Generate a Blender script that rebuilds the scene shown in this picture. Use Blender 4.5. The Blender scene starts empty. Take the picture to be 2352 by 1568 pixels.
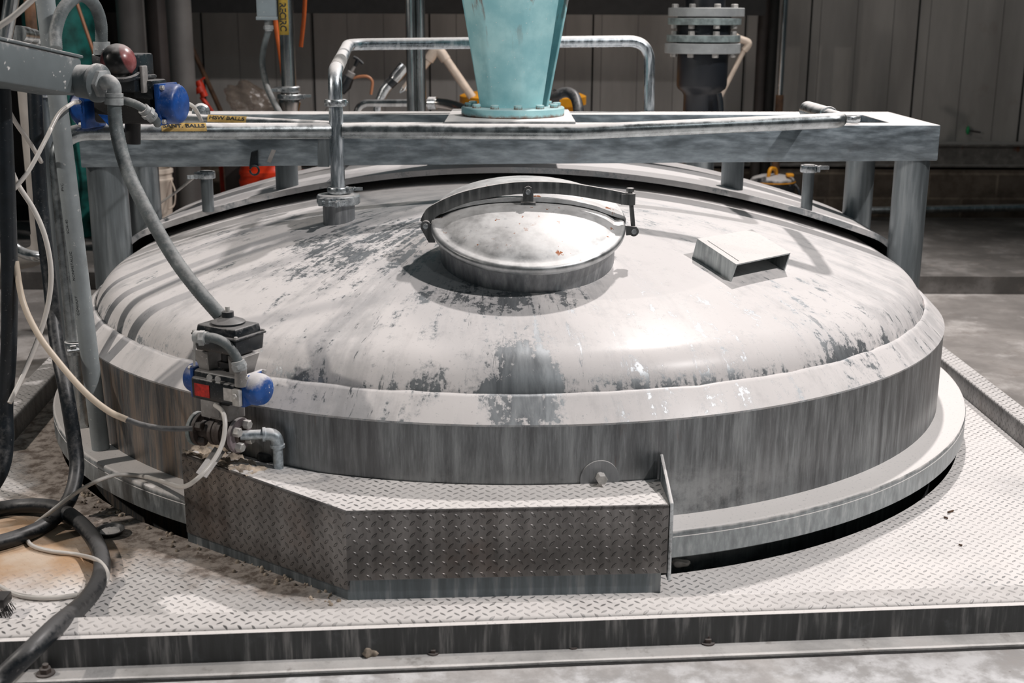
import bpy, bmesh, math, random
from mathutils import Vector, Matrix, Euler
from math import sin, cos, pi, radians, hypot, atan2, sqrt
random.seed(7)
S = bpy.context.scene
COL = S.collection

# ------------------------------------------------------------------ camera
W, H = 2352, 1568
CP = Vector((0.003, -3.538, 0.9964)); YAW, PIT, ROL, FPX = 0.0009, 0.257, 0.005, 2852.7
cf = Vector((sin(YAW)*cos(PIT), cos(YAW)*cos(PIT), -sin(PIT)))
_r0 = Vector((cos(YAW), -sin(YAW), 0)); _u0 = _r0.cross(cf)
cr = _r0*cos(ROL) + _u0*sin(ROL); cu = _u0*cos(ROL) - _r0*sin(ROL)
cam_d = bpy.data.cameras.new('camera'); cam = bpy.data.objects.new('camera', cam_d); COL.objects.link(cam)
cam.matrix_world = Matrix(((cr.x, cu.x, -cf.x, CP.x), (cr.y, cu.y, -cf.y, CP.y), (cr.z, cu.z, -cf.z, CP.z), (0, 0, 0, 1)))
cam_d.sensor_width = 36; cam_d.lens = FPX/W*36; cam_d.clip_start = 0.05; cam_d.clip_end = 60
cam_d.dof.use_dof = True; cam_d.dof.focus_distance = 2.85; cam_d.dof.aperture_fstop = 5.0
S.camera = cam

def P(px, py, **k):
    """point of the world seen at a photo pixel, on the plane x=, y= or z="""
    d = cf*FPX + cr*(px-W/2) - cu*(py-H/2)
    (a, v), = k.items(); i = 'xyz'.index(a)
    return CP + d*((v-CP[i])/d[i])
def zrow(x, y, py):
    """height at which the vertical line through (x, y) crosses photo row py"""
    c = (H/2-py)/FPX; b = Vector((x, y, 0))-CP
    return (c*b.dot(cf) - b.dot(cu))/(cu.z - c*cf.z)

# ------------------------------------------------------------------ world, lights, exposure
wd = bpy.data.worlds.new('world'); S.world = wd; wd.use_nodes = True
bg = wd.node_tree.nodes['Background']; bg.inputs[0].default_value = (0.66, 0.90, 1.0, 1); bg.inputs[1].default_value = 0.032
def spot(name, loc, aim, power, col, size, angle=70, blend=0.5):
    l = bpy.data.lights.new(name, 'SPOT'); l.energy = power; l.color = col; l.shadow_soft_size = size
    l.spot_size = radians(angle); l.spot_blend = blend
    o = bpy.data.objects.new(name, l); COL.objects.link(o); o.location = loc
    o.rotation_euler = (Vector(aim)-Vector(loc)).to_track_quat('-Z', 'Y').to_euler(); return o
def area(name, loc, aim, power, col, sx, sy):
    l = bpy.data.lights.new(name, 'AREA'); l.energy = power; l.color = col; l.shape = 'RECTANGLE'; l.size = sx; l.size_y = sy
    o = bpy.data.objects.new(name, l); COL.objects.link(o); o.location = loc
    o.rotation_euler = (Vector(aim)-Vector(loc)).to_track_quat('-Z', 'Y').to_euler(); return o
spot('key_lamp', (1.5, 1.7, 4.5), (0.0, -0.6, 0.2), 620, (1.0, 0.94, 0.915), 0.08, 100, 0.7)
spot('right_lamp', (2.7, -2.0, 3.7), (0.1, -0.8, 0.1), 450, (1.0, 0.955, 0.94), 0.07, 90, 0.7)
spot('side_lamp', (-3.1, -1.45, 2.1), (-0.3, -0.6, 0.3), 125, (1.0, 0.92, 0.85), 0.05, 80, 0.6)
spot('front_lamp', (1.2, -3.6, 3.4), (0.3, 1.0, 0.4), 20, (0.90, 0.97, 1.0), 0.12, 80, 0.6)
spot('wall_fill', (0.9, 1.5, 2.9), (1.0, 3.15, 0.45), 17, (1.0, 0.95, 0.88), 0.12, 110, 0.8)  # added fill light that brightens the back wall, not a real fixture
S.view_settings.view_transform = 'Standard'; S.view_settings.look = 'None'
S.view_settings.exposure = 0.08; S.view_settings.gamma = 1.0

# ------------------------------------------------------------------ materials
class NT:
    def __init__(s, name):
        s.m = bpy.data.materials.new(name); s.m.use_nodes = True; s.t = s.m.node_tree
        s.b = s.t.nodes['Principled BSDF']; s.tc = None
    def n(s, typ, **k):
        o = s.t.nodes.new(typ)
        for a, v in k.items():
            if a.startswith('i_'):
                key = a[2:]; key = int(key) if key.isdigit() else key.replace('_', ' ')
                s.put(o.inputs[key], v)
            else: setattr(o, a, v)
        return o
    def put(s, inp, v):
        if isinstance(v, bpy.types.NodeSocket): s.t.links.new(v, inp)
        elif isinstance(v, bpy.types.Node): s.t.links.new(v.outputs[0], inp)
        else:
            if inp.type == 'RGBA' and len(v) == 3: v = (*v, 1)
            inp.default_value = v
    def co(s, kind='Object'):
        if not s.tc: s.tc = s.n('ShaderNodeTexCoord')
        return s.tc.outputs[kind]
    def math(s, op, a, b=0.0, c=None, clamp=False):
        o = s.n('ShaderNodeMath', operation=op); o.use_clamp = clamp; s.put(o.inputs[0], a); s.put(o.inputs[1], b)
        if c is not None: s.put(o.inputs[2], c)
        return o.outputs[0]
    def mapr(s, v, a, b, c=0.0, d=1.0, smooth=True):
        o = s.n('ShaderNodeMapRange'); o.interpolation_type = 'SMOOTHSTEP' if smooth else 'LINEAR'
        s.put(o.inputs[0], v)
        for i, x in enumerate((a, b, c, d)): s.put(o.inputs[i+1], x)
        return o.outputs[0]
    def scale(s, vec, sc):
        o = s.n('ShaderNodeMapping'); s.put(o.inputs[0], vec); o.inputs['Scale'].default_value = sc; return o.outputs[0]
    def noise(s, vec, sc, det=4, rough=0.55, dist=0.0):
        o = s.n('ShaderNodeTexNoise'); s.put(o.inputs['Vector'], vec); o.inputs['Scale'].default_value = sc
        o.inputs['Detail'].default_value = det; o.inputs['Roughness'].default_value = rough; o.inputs['Distortion'].default_value = dist
        return o.outputs[0]
    def mix(s, f, a, b):
        o = s.n('ShaderNodeMix', data_type='RGBA'); s.put(o.inputs[0], f); s.put(o.inputs[6], a); s.put(o.inputs[7], b); return o.outputs[2]
    def mixf(s, f, a, b):
        o = s.n('ShaderNodeMix', data_type='FLOAT'); s.put(o.inputs[0], f); s.put(o.inputs[2], a); s.put(o.inputs[3], b); return o.outputs[0]
    def bump(s, h, st=0.4, dist=0.002, nrm=None):
        o = s.n('ShaderNodeBump'); o.inputs['Strength'].default_value = st; o.inputs['Distance'].default_value = dist
        s.put(o.inputs['Height'], h)
        if nrm is not None: s.put(o.inputs['Normal'], nrm)
        return o.outputs[0]
    def nz(s):
        g = s.n('ShaderNodeNewGeometry'); x = s.n('ShaderNodeSeparateXYZ'); s.put(x.inputs[0], g.outputs['Normal']); return x.outputs[2]
    def out(s, **k):
        for a, v in k.items(): s.put(s.b.inputs[a.replace('_', ' ')], v)
        return s.m

DUST = (0.86, 0.825, 0.80)
M = {}
def plain(name, col, rough=0.5, metal=0.0, var=0.25, sc=30, bump=0.15, dust=0.0):
    """painted / moulded surface with slight mottling, and dust lying where it faces up"""
    k = NT(name); c = k.co(); nn = k.noise(c, sc, 5)
    dark = tuple(x*(1-var) for x in col); lite = tuple(min(1, x*(1+var)) for x in col)
    base = k.mix(k.mapr(nn, 0.3, 0.7), dark, lite)
    r = rough; mt = metal
    if dust > 0:
        n2 = k.noise(c, sc*2.3, 6, 0.65)
        f = k.math('MULTIPLY', k.mapr(k.math('ADD', k.nz(), k.math('MULTIPLY', k.math('SUBTRACT', n2, 0.5), 1.4)), 0.15, 0.9), dust, clamp=True)
        sp = k.mapr(k.noise(c, sc*6, 2), 0.66, 0.74, 0, dust*0.7)
        f = k.math('MAXIMUM', f, sp)
        base = k.mix(f, base, DUST); r = k.mixf(f, rough, 0.9); mt = k.mixf(f, metal, 0.0)
    M[name] = k.out(Base_Color=base, Roughness=r, Metallic=mt, Normal=k.bump(nn, bump, 0.002))
    return M[name]

def dusty_steel(name, col=(0.50, 0.50, 0.49), rough=0.36, dust=0.9, lo=0.15, hi=0.75, sc=14, stretch=(1, 1, 0.08), rust=0.0, side=0.18, metal=0.85, spots=0):
    """brushed stainless with powder on the faces that look up and runs down the others"""
    k = NT(name); c = k.co()
    st = k.noise(k.scale(c, stretch), sc*4, 6, 0.6)
    bl = k.noise(c, sc, 6, 0.62)
    fine = k.noise(c, sc*9, 3, 0.6)
    col = (col[0]*0.93, col[1]*1.0, col[2]*1.04)
    base = k.mix(k.mapr(st, 0.25, 0.75), tuple(x*0.62 for x in col), tuple(min(1, x*1.22) for x in col))
    base = k.mix(k.mapr(bl, 0.55, 0.75, 0, 0.5), base, (0.17, 0.18, 0.19))
    if rust:
        rn = k.noise(k.scale(c, (1, 1, 0.6)), sc*3.4, 5, 0.7)
        base = k.mix(k.mapr(rn, 0.72-rust*0.15, 0.80-rust*0.13, 0, 0.85), base, (0.16, 0.06, 0.03))
    up = k.math('ADD', k.nz(), k.math('MULTIPLY', k.math('SUBTRACT', bl, 0.5), 0.7 if not spots else 1.2))
    f = k.math('MULTIPLY', k.mapr(up, lo, hi), dust)
    f = k.math('MULTIPLY', f, k.mapr(fine, 0.22, 0.42, 0.45, 1.0))
    sd = k.math('MULTIPLY', k.mapr(st, 0.5, 0.72), side)
    f = k.math('MAXIMUM', f, sd, clamp=True)
    base = k.mix(f, base, DUST)
    if spots:
        rn = k.noise(c, 42, 3, 0.6); base = k.mix(k.math('MULTIPLY', k.mapr(rn, 0.655, 0.685), k.mapr(bl, 0.47, 0.56)), base, (0.36, 0.13, 0.05))
    M[name] = k.out(Base_Color=base, Roughness=k.mixf(f, k.mapr(st, 0.2, 0.8, rough*0.8, rough*1.25), 0.92), Metallic=k.mixf(f, metal, 0.0),
                    Normal=k.bump(k.math('ADD', st, k.math('MULTIPLY', fine, 0.5)), 0.12, 0.002))
    return M[name]

def lugs(k, uv, cell):
    """raised diamond lugs of checker plate: alternate cells hold lugs turned the other way"""
    sx = k.n('ShaderNodeSeparateXYZ'); k.put(sx.inputs[0], uv)
    u = k.math('DIVIDE', sx.outputs[0], cell); v = k.math('DIVIDE', sx.outputs[1], cell)
    # rotate the grid by 45 degrees so rows are staggered
    a = k.math('MULTIPLY', k.math('ADD', u, v), 0.7071); b = k.math('MULTIPLY', k.math('SUBTRACT', u, v), 0.7071)
    ia = k.math('FLOOR', a); ib = k.math('FLOOR', b)
    fa = k.math('SUBTRACT', k.math('FRACT', a), 0.5); fb = k.math('SUBTRACT', k.math('FRACT', b), 0.5)
    par = k.math('MODULO', k.math('ABSOLUTE', k.math('ADD', ia, ib)), 2.0)
    l = k.mixf(par, fa, fb); w = k.mixf(par, fb, fa)
    # lens shape: |w| < .15*(1-(l/.5)^2)
    lim = k.math('SUBTRACT', 1.0, k.math('POWER', k.math('ABSOLUTE', k.math('DIVIDE', l, 0.47)), 2.0))
    q = k.math('SUBTRACT', k.math('MULTIPLY', lim, 0.155), k.math('ABSOLUTE', w))
    return k.mapr(q, 0.0, 0.07)

def checker(name, col, dust, cell=0.0178, metal=0.8, rough=0.42, st=1.0, tan=0.0, wear=0.75):
    k = NT(name); uv = k.co('UV'); c = k.co()
    lg = lugs(k, uv, cell)
    bl = k.noise(c, 5, 6, 0.6); run = k.noise(k.scale(c, (1, 1, 0.12)), 26, 6, 0.65); fine = k.noise(c, 70, 4, 0.6)
    base = k.mix(k.mapr(run, 0.3, 0.7), tuple(x*0.45 for x in col), tuple(min(1, x*1.5) for x in col))
    base = k.mix(k.mapr(bl, 0.56, 0.72, 0, 0.35), base, (0.14, 0.08, 0.05))
    dm = k.mapr(k.noise(c, 3.3, 6, 0.6), 0.30, 0.55, dust*0.78, dust)
    f = k.math('MULTIPLY', dm, k.mapr(fine, 0.2, 0.45, 0.85, 1))
    if dust > 0.5: f = k.math('MULTIPLY', f, k.mapr(k.nz(), 0.1, 0.8, 0.22, 1.0))
    shown = k.mapr(k.noise(c, 4.1, 4, 0.6), 0.38, 0.62, 0.25, 1.0)
    f = k.math('MULTIPLY', f, k.math('SUBTRACT', 1.0, k.math('MULTIPLY', k.math('MULTIPLY', lg, wear), shown)), clamp=True)
    dcol = DUST
    if tan:
        # brown spill on the plate beside the hoses
        sx = k.n('ShaderNodeSeparateXYZ'); k.put(sx.inputs[0], c)
        dx = k.math('DIVIDE', k.math('SUBTRACT', sx.outputs[0], -1.08), 0.38); dy = k.math('DIVIDE', k.math('SUBTRACT', sx.outputs[1], -1.08), 0.30)
        rr = k.math('SQRT', k.math('ADD', k.math('MULTIPLY', dx, dx), k.math('MULTIPLY', dy, dy)))
        rr = k.math('ADD', rr, k.math('MULTIPLY', k.math('SUBTRACT', bl, 0.5), 1.2))
        tm = k.mapr(rr, 0.55, 1.15, 1.0, 0.0)
        tc = k.mix(k.mapr(k.noise(c, 9, 5), 0.35, 0.65), (0.52, 0.33, 0.19), (0.66, 0.53, 0.41))
        dcol = k.mix(tm, DUST, tc)
        f = k.math('MAXIMUM', f, k.math('MULTIPLY', tm, 0.93))
        lg = k.math('MULTIPLY', lg, k.math('SUBTRACT', 1.0, k.math('MULTIPLY', tm, 0.85)))
        # crumbly crust against the tank foot
        r2 = k.math('SQRT', k.math('ADD', k.math('MULTIPLY', sx.outputs[0], sx.outputs[0]), k.math('MULTIPLY', sx.outputs[1], sx.outputs[1])))
        r2 = k.math('ADD', r2, k.math('MULTIPLY', k.math('SUBTRACT', k.noise(c, 7, 6, 0.65), 0.5), 0.30))
        cr_ = k.math('MULTIPLY', k.mapr(r2, 1.35, 1.45, 1.0, 0.0), k.mapr(sx.outputs[0], -0.42, -0.28, 1.0, 0.0))
        cc_ = k.mix(k.mapr(k.noise(c, 30, 7, 0.7), 0.38, 0.60), (0.20, 0.155, 0.125), (0.60, 0.52, 0.46))
        dcol = k.mix(cr_, dcol, cc_); f = k.math('MAXIMUM', f, k.math('MULTIPLY', cr_, 0.95)); lg = k.math('MULTIPLY', lg, k.math('SUBTRACT', 1.0, cr_))
    base = k.mix(f, base, dcol)
    h = k.math('ADD', lg, k.math('MULTIPLY', fine, 0.12))
    M[name] = k.out(Base_Color=base, Metallic=k.mixf(f, metal, 0), Roughness=k.mixf(f, rough, 0.9), Normal=k.bump(h, st, 0.0016))
    return M[name]

def tank_steel(name, dome=True):
    """powder-caked stainless: scours and drips run away from the tank axis, dust clings to the top"""
    k = NT(name); c = k.co(); sx = k.n('ShaderNodeSeparateXYZ'); k.put(sx.inputs[0], c)
    X, Y, Z = sx.outputs
    yc = k.math('SUBTRACT', Y, k.math('MINIMUM', k.math('MAXIMUM', Y, 0.0), 0.55))
    th = k.math('ARCTAN2', X, k.math('MULTIPLY', yc, -1.0)); rr = k.math('SQRT', k.math('ADD', k.math('MULTIPLY', X, X), k.math('MULTIPLY', yc, yc)))
    cmb = k.n('ShaderNodeCombineXYZ'); k.put(cmb.inputs[0], th); k.put(cmb.inputs[1], k.math('MULTIPLY', rr, 0.16)); k.put(cmb.inputs[2], k.math('MULTIPLY', Z, 0.14 if dome else 0.07))
    pol = cmb.outputs[0]
    s1 = k.noise(pol, 34 if dome else 60, 9, 0.66 if dome else 0.72, 0.6 if dome else 0.15); s2 = k.noise(pol, 110 if dome else 230, 6, 0.65, 0.2); s3 = k.noise(pol, 9, 5, 0.6)
    fine = k.noise(c, 75, 8, 0.74); mid = k.noise(c, 14, 10, 0.72)
    steel = k.mix(k.mapr(s1, 0.3, 0.7), (0.13, 0.15, 0.165), (0.42, 0.45, 0.47))
    steel = k.mix(k.mapr(s2, 0.55, 0.75, 0, 0.4), steel, (0.62, 0.62, 0.62))
    up = k.nz()
    if not dome: steel = k.mix(k.mapr(s1, 0.3, 0.7), (0.12, 0.125, 0.13), (0.31, 0.33, 0.34))
    if dome:
        def blob(tx, ty, rx, ry, amp):
            a = k.math('DIVIDE', k.math('SUBTRACT', X, tx), rx); b = k.math('DIVIDE', k.math('SUBTRACT', Y, ty), ry)
            d = k.math('SQRT', k.math('ADD', k.math('MULTIPLY', a, a), k.math('MULTIPLY', b, b)))
            return k.mapr(d, 0.2, 1.0, amp, 0.0)
        worn = blob(0.03, -1.12, 0.12, 0.20, 0.17)
        for b in (blob(0.10, -1.0, 0.9, 0.35, 0.045), blob(0.72, -0.80, 0.30, 0.30, 0.06), blob(-0.36, -0.55, 0.36, 0.42, 0.10), blob(-0.02, -0.86, 0.30, 0.14, 0.11), blob(-0.72, -0.2, 0.3, 0.3, 0.05), blob(0.35, -0.3, 0.4, 0.2, 0.05)):
            worn = k.math('MAXIMUM', worn, b)
        worn = k.math('ADD', worn, k.mapr(up, 0.80, 0.25, 0.0, 0.065))
        tot = k.math('ADD', k.math('MULTIPLY', s1, 0.42), k.math('ADD', k.math('MULTIPLY', mid, 0.36), k.math('MULTIPLY', fine, 0.32)))
        tw = k.math('ADD', tot, worn)
        bare = k.math('MAXIMUM', k.mapr(tw, 0.650, 0.662), k.mapr(tw, 0.605, 0.650, 0.0, 0.42))
        lines = k.mapr(k.noise(pol, 75, 10, 0.74, 0.4), 0.60, 0.615, 0.0, 0.75)
        lines = k.math('MULTIPLY', lines, k.mapr(k.math('ADD', s3, worn), 0.52, 0.60))
        film = k.mapr(k.math('ADD', k.math('MULTIPLY', s3, 0.55), k.math('ADD', k.math('MULTIPLY', s2, 0.15), k.math('MULTIPLY', mid, 0.3))), 0.47, 0.60, 0, 0.26)
        film = k.math('MAXIMUM', film, lines)
        film = k.math('MAXIMUM', film, k.mapr(k.noise(c, 120, 5, 0.7), 0.64, 0.66, 0, 0.4))
        f = k.math('SUBTRACT', 0.94, k.math('MAXIMUM', k.math('MULTIPLY', bare, 0.84), film), clamp=True)
        dcol = k.mix(k.mapr(mid, 0.5, 0.72, 0, 0.35), (0.80, 0.765, 0.75), (0.62, 0.60, 0.59))
        f = k.math('MULTIPLY', f, k.mapr(up, -0.1, 0.25, 0.45, 1.0))
        rgh = 0.40
    else:
        low = k.mapr(k.math('ADD', Z, k.math('MULTIPLY', s3, 0.09)), 0.17, 0.09, 0.0, 0.75)
        cx = k.mapr(k.math('ABSOLUTE', k.math('SUBTRACT', X, -0.05)), 0.35, 0.8, 1.0, 0.0)
        f = k.math('MAXIMUM', k.math('MULTIPLY', k.mapr(s1, 0.5, 0.75), 0.30), k.math('MULTIPLY', k.math('MULTIPLY', low, cx), k.mapr(mid, 0.35, 0.6)))
        f = k.math('MAXIMUM', f, k.mapr(s2, 0.60, 0.72, 0, 0.35))
        # rust runs on the left flank and thin ones on the right
        tanr = k.mapr(k.math('ADD', X, k.math('MULTIPLY', s3, 0.3)), -0.35, -0.62, 0.0, 1.0)
        rust = k.math('MULTIPLY', tanr, k.mapr(s1, 0.42, 0.62, 0.0, 0.75))
        steel = k.mix(rust, steel, (0.44, 0.31, 0.21))
        spots = k.mapr(k.noise(pol, 55, 7, 0.7), 0.63, 0.70, 0, 1)
        steel = k.mix(k.math('MULTIPLY', spots, k.math('ADD', 0.25, k.math('MULTIPLY', tanr, 0.6))), steel, (0.17, 0.07, 0.04))
        steel = k.mix(k.mapr(s3, 0.50, 0.66, 0, 0.5), steel, (0.13, 0.13, 0.135))
        dcol = (0.60, 0.61, 0.61); rgh = 0.40
        f = k.math('MULTIPLY', f, 0.8, clamp=True)
    base = k.mix(f, steel, dcol)
    M[name] = k.out(Base_Color=base, Metallic=k.mixf(f, 0.75, 0.0), Roughness=k.mixf(f, rgh, 0.82 if dome else 0.8),
                    Normal=k.bump(k.math('ADD', k.math('MULTIPLY', f, 1.0), k.math('MULTIPLY', fine, 0.35)), 0.16, 0.003))
    if dome: k.put(k.b.inputs['Coat Weight'], k.math('MULTIPLY', f, 0.30)); k.b.inputs['Coat Roughness'].default_value = 0.30
    return M[name]

def concrete(name, col, stain=(0.22, 0.19, 0.17), white=0.35, sc=3.0):
    k = NT(name); c = k.co()
    a = k.noise(c, sc, 8, 0.62); b = k.noise(c, sc*5, 8, 0.65); d = k.noise(c, sc*28, 4, 0.6)
    base = k.mix(k.mapr(a, 0.35, 0.65), tuple(x*0.6 for x in col), col)
    base = k.mix(k.mapr(b, 0.55, 0.70, 0, 0.6), base, stain)
    base = k.mix(k.mapr(k.math('ADD', k.math('MULTIPLY', a, 0.5), k.math('MULTIPLY', k.noise(c, sc*2.2, 8, 0.7), 0.5)), 0.50, 0.62, 0, white*2), base, (0.70, 0.67, 0.65))
    if name == 'concrete':
        s3_ = k.n('ShaderNodeSeparateXYZ'); k.put(s3_.inputs[0], c)
        near = k.mapr(k.math('ADD', s3_.outputs[1], k.math('MULTIPLY', a, 0.3)), -1.55, -1.25, 1.0, 0.0)
        base = k.mix(k.math('MULTIPLY', near, k.mapr(b, 0.36, 0.58, 1.0, 0.35)), base, (0.74, 0.74, 0.75))
    base = k.mix(k.mapr(d, 0.68, 0.75, 0, 0.6), base, (0.10, 0.08, 0.07))
    M[name] = k.out(Base_Color=base, Roughness=0.85, Normal=k.bump(k.math('ADD', b, d), 0.35, 0.004))
    return M[name]

tank_steel('dome_steel'); tank_steel('shell_steel', False)
dusty_steel('ledge_steel', col=(0.38, 0.39, 0.39), dust=1.0, lo=0.1, hi=0.5, side=0.20, sc=16, stretch=(1, 1, 0.3), metal=0.6)
dusty_steel('frame_steel', col=(0.31, 0.34, 0.36), dust=0.95, lo=0.3, hi=0.8, side=0.07, rough=0.42, stretch=(0.25, 1, 1), sc=14, metal=0.8)
dusty_steel('leg_steel', col=(0.25, 0.265, 0.27), dust=0.8, lo=0.3, hi=0.8, side=0.12, rough=0.40, sc=9, rust=0.3, metal=0.75)
dusty_steel('pipe_steel', col=(0.50, 0.50, 0.49), dust=0.9, lo=0.45, hi=1.0, side=0.05, rough=0.28, sc=9, stretch=(1, 1, 1), rust=0.25, metal=0.95)
dusty_steel('drop_steel', col=(0.60, 0.62, 0.64), dust=0.8, lo=0.2, hi=0.9, side=0.42, rough=0.28, sc=18, stretch=(1, 1, 0.15), rust=0.4, metal=0.95)
dusty_steel('clean_steel', col=(0.60, 0.58, 0.56), dust=0.25, lo=0.5, hi=1.0, side=0.04, rough=0.22, sc=12, metal=1.0)
dusty_steel('clamp_steel', col=(0.60, 0.60, 0.60), dust=0.75, lo=0.4, hi=0.9, side=0.12, rough=0.3, sc=40, stretch=(1, 1, 1), metal=0.95)
dusty_steel('lid_steel', col=(0.60, 0.575, 0.56), dust=0.42, lo=0.2, hi=1.0, side=0.1, rough=0.36, sc=7, stretch=(1, 1, 1), rust=0.0, metal=0.85, spots=1)
dusty_steel('collar_steel', col=(0.34, 0.33, 0.33), dust=0.7, lo=0.3, hi=0.8, side=0.22, rough=0.45, sc=16, rust=0.35, metal=0.7)
dusty_steel('arm_steel', col=(0.17, 0.165, 0.16), dust=0.75, lo=0.5, hi=0.95, side=0.07, rough=0.42, sc=20, rust=0.2, metal=0.8)
dusty_steel('plate_steel', col=(0.55, 0.53, 0.52), dust=0.97, lo=0.2, hi=0.6, side=0.2, sc=6, metal=0.7)
dusty_steel('hood_steel', col=(0.42, 0.43, 0.42), dust=0.85, lo=0.35, hi=0.8, side=0.2, sc=20, rust=0.3, metal=0.8)
dusty_steel('kick_steel', col=(0.20, 0.22, 0.23), dust=0.7, lo=0.4, hi=0.9, side=0.22, sc=14, rust=0.2, metal=0.6, rough=0.5)
dusty_steel('channel_steel', col=(0.085, 0.082, 0.08), dust=0.95, lo=0.3, hi=0.7, side=0.26, sc=17, rust=0.2, metal=0.4, rough=0.55)
dusty_steel('rusty_channel', col=(0.20, 0.175, 0.155), dust=0.4, lo=0.4, hi=0.9, side=0.1, sc=5, rust=0.8, metal=0.1, rough=0.7, stretch=(1, 1, 1))
dusty_steel('galv', col=(0.50, 0.53, 0.55), dust=0.6, lo=0.3, hi=0.9, side=0.2, sc=30, rust=0.25, metal=0.7, rough=0.42, stretch=(1, 1, 1))
checker('checker_dusty', (0.30, 0.31, 0.32), 0.97, tan=1.0)
checker('checker_kerb', (0.22, 0.22, 0.22), 0.80, wear=0.9)
checker('checker_box_top', (0.34, 0.34, 0.34), 0.88, wear=0.9)
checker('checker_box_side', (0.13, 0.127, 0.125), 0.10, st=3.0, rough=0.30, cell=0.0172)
concrete('concrete', (0.34, 0.315, 0.295), white=0.22); concrete('slab_concrete', (0.15, 0.14, 0.13), white=0.08); concrete('strip_concrete', (0.80, 0.78, 0.76), white=0.6, sc=5)
plain('pit_dark', (0.03, 0.028, 0.026), 0.95)
plain('pvc_grey', (0.26, 0.29, 0.30), 0.5, dust=0.45, sc=16, var=0.12)
plain('flex_grey', (0.115, 0.135, 0.14), 0.55, dust=0.28, sc=40)
plain('cast_grey', (0.33, 0.35, 0.355), 0.6, dust=0.6, sc=40, metal=0.2)
plain('box_grey', (0.11, 0.13, 0.137), 0.6, dust=0.9, sc=10, var=0.1)
plain('enclosure_blue', (0.27, 0.33, 0.36), 0.5, dust=0.5, sc=12, var=0.1)
plain('rubber_black', (0.008, 0.012, 0.016), 0.38, dust=0.13, sc=34)
plain('gasket', (0.012, 0.012, 0.012), 0.8)
plain('tube_white', (0.66, 0.63, 0.59), 0.35, var=0.06, sc=8)
plain('tube_cream', (0.66, 0.56, 0.45), 0.4, var=0.06, sc=8)
plain('tube_grey', (0.13, 0.135, 0.14), 0.5, dust=0.3)
plain('cast_black', (0.010, 0.014, 0.018), 0.30, dust=0.26, sc=45)
plain('cast_dark', (0.016, 0.015, 0.015), 0.4, dust=0.06, sc=40)
plain('cap_blue', (0.006, 0.060, 0.26), 0.35, dust=0.18, sc=38)
plain('cap_blue_dusty', (0.012, 0.085, 0.33), 0.4, dust=0.9, sc=26)
plain('label_red', (0.50, 0.020, 0.012), 0.45, var=0.4, sc=90)
plain('label_white', (0.52, 0.50, 0.48), 0.6, var=0.2, sc=90)
plain('label_yellow', (0.50, 0.33, 0.10), 0.6, var=0.2, sc=60)
plain('label_gold', (0.42, 0.28, 0.035), 0.6, var=0.15, sc=60)
plain('ink', (0.012, 0.018, 0.022), 0.6)
plain('bracket', (0.25, 0.24, 0.23), 0.7, dust=0.5, sc=30)
plain('rusty_flange', (0.055, 0.040, 0.034), 0.7, dust=0.18, sc=35, var=0.5)
plain('mauve_flange', (0.20, 0.165, 0.175), 0.7, dust=0.6, sc=30, var=0.3)
plain('zinc', (0.50, 0.49, 0.47), 0.5, metal=0.4, dust=0.5, sc=40)
plain('crust', (0.48, 0.40, 0.32), 0.95, var=0.65, sc=34, bump=0.9)
plain('powder', (0.72, 0.69, 0.67), 0.95, var=0.15, sc=60, bump=0.6)
plain('caulk', (0.66, 0.62, 0.58), 0.9, var=0.2, sc=50, bump=0.6)
plain('pvc_black', (0.010, 0.013, 0.018), 0.42, var=0.1, sc=6, bump=0.03)
plain('pvc_flange', (0.33, 0.35, 0.355), 0.55, var=0.12, sc=20, dust=0.3)
plain('gland_ring', (0.22, 0.27, 0.27), 0.5, var=0.35, sc=40, dust=0.4)
plain('pvc_white', (0.62, 0.52, 0.43), 0.5, var=0.1)
plain('pvc_brown', (0.10, 0.055, 0.035), 0.6, var=0.3, sc=8)
plain('duct_grey', (0.115, 0.11, 0.105), 0.6, var=0.15, sc=6)
plain('duct_dark', (0.035, 0.028, 0.026), 0.6, var=0.3, sc=6)
plain('duct_pale', (0.40, 0.37, 0.34), 0.8, var=0.15, sc=10, bump=0.4)
plain('rust_brown', (0.12, 0.06, 0.03), 0.7, var=0.6, sc=14)
plain('orange', (0.50, 0.10, 0.015), 0.5, var=0.15)
plain('copper', (0.42, 0.18, 0.09), 0.4, var=0.1)
plain('red_plastic', (0.75, 0.045, 0.010), 0.32, var=0.1, sc=6, bump=0.05)
plain('red_enamel', (0.62, 0.035, 0.010), 0.45, var=0.2)
plain('lid_blue', (0.02, 0.09, 0.20), 0.4, var=0.1)
plain('bucket_white', (0.62, 0.54, 0.46), 0.5, var=0.06, sc=5, bump=0.05)
plain('yellow_plastic', (0.68, 0.29, 0.01), 0.45, var=0.1, sc=8)
plain('vac_black', (0.012, 0.013, 0.015), 0.35, dust=0.45, sc=20)
plain('tank_green', (0.015, 0.16, 0.14), 0.6, var=0.7, sc=11)
plain('green', (0.01, 0.26, 0.09), 0.5)
plain('chrome_dark', (0.35, 0.33, 0.31), 0.2, metal=1.0, var=0.2, sc=8)
plain('near_black', (0.010, 0.010, 0.010), 0.8)
plain('brick', (0.14, 0.11, 0.09), 0.9, var=0.3, sc=12)

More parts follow.
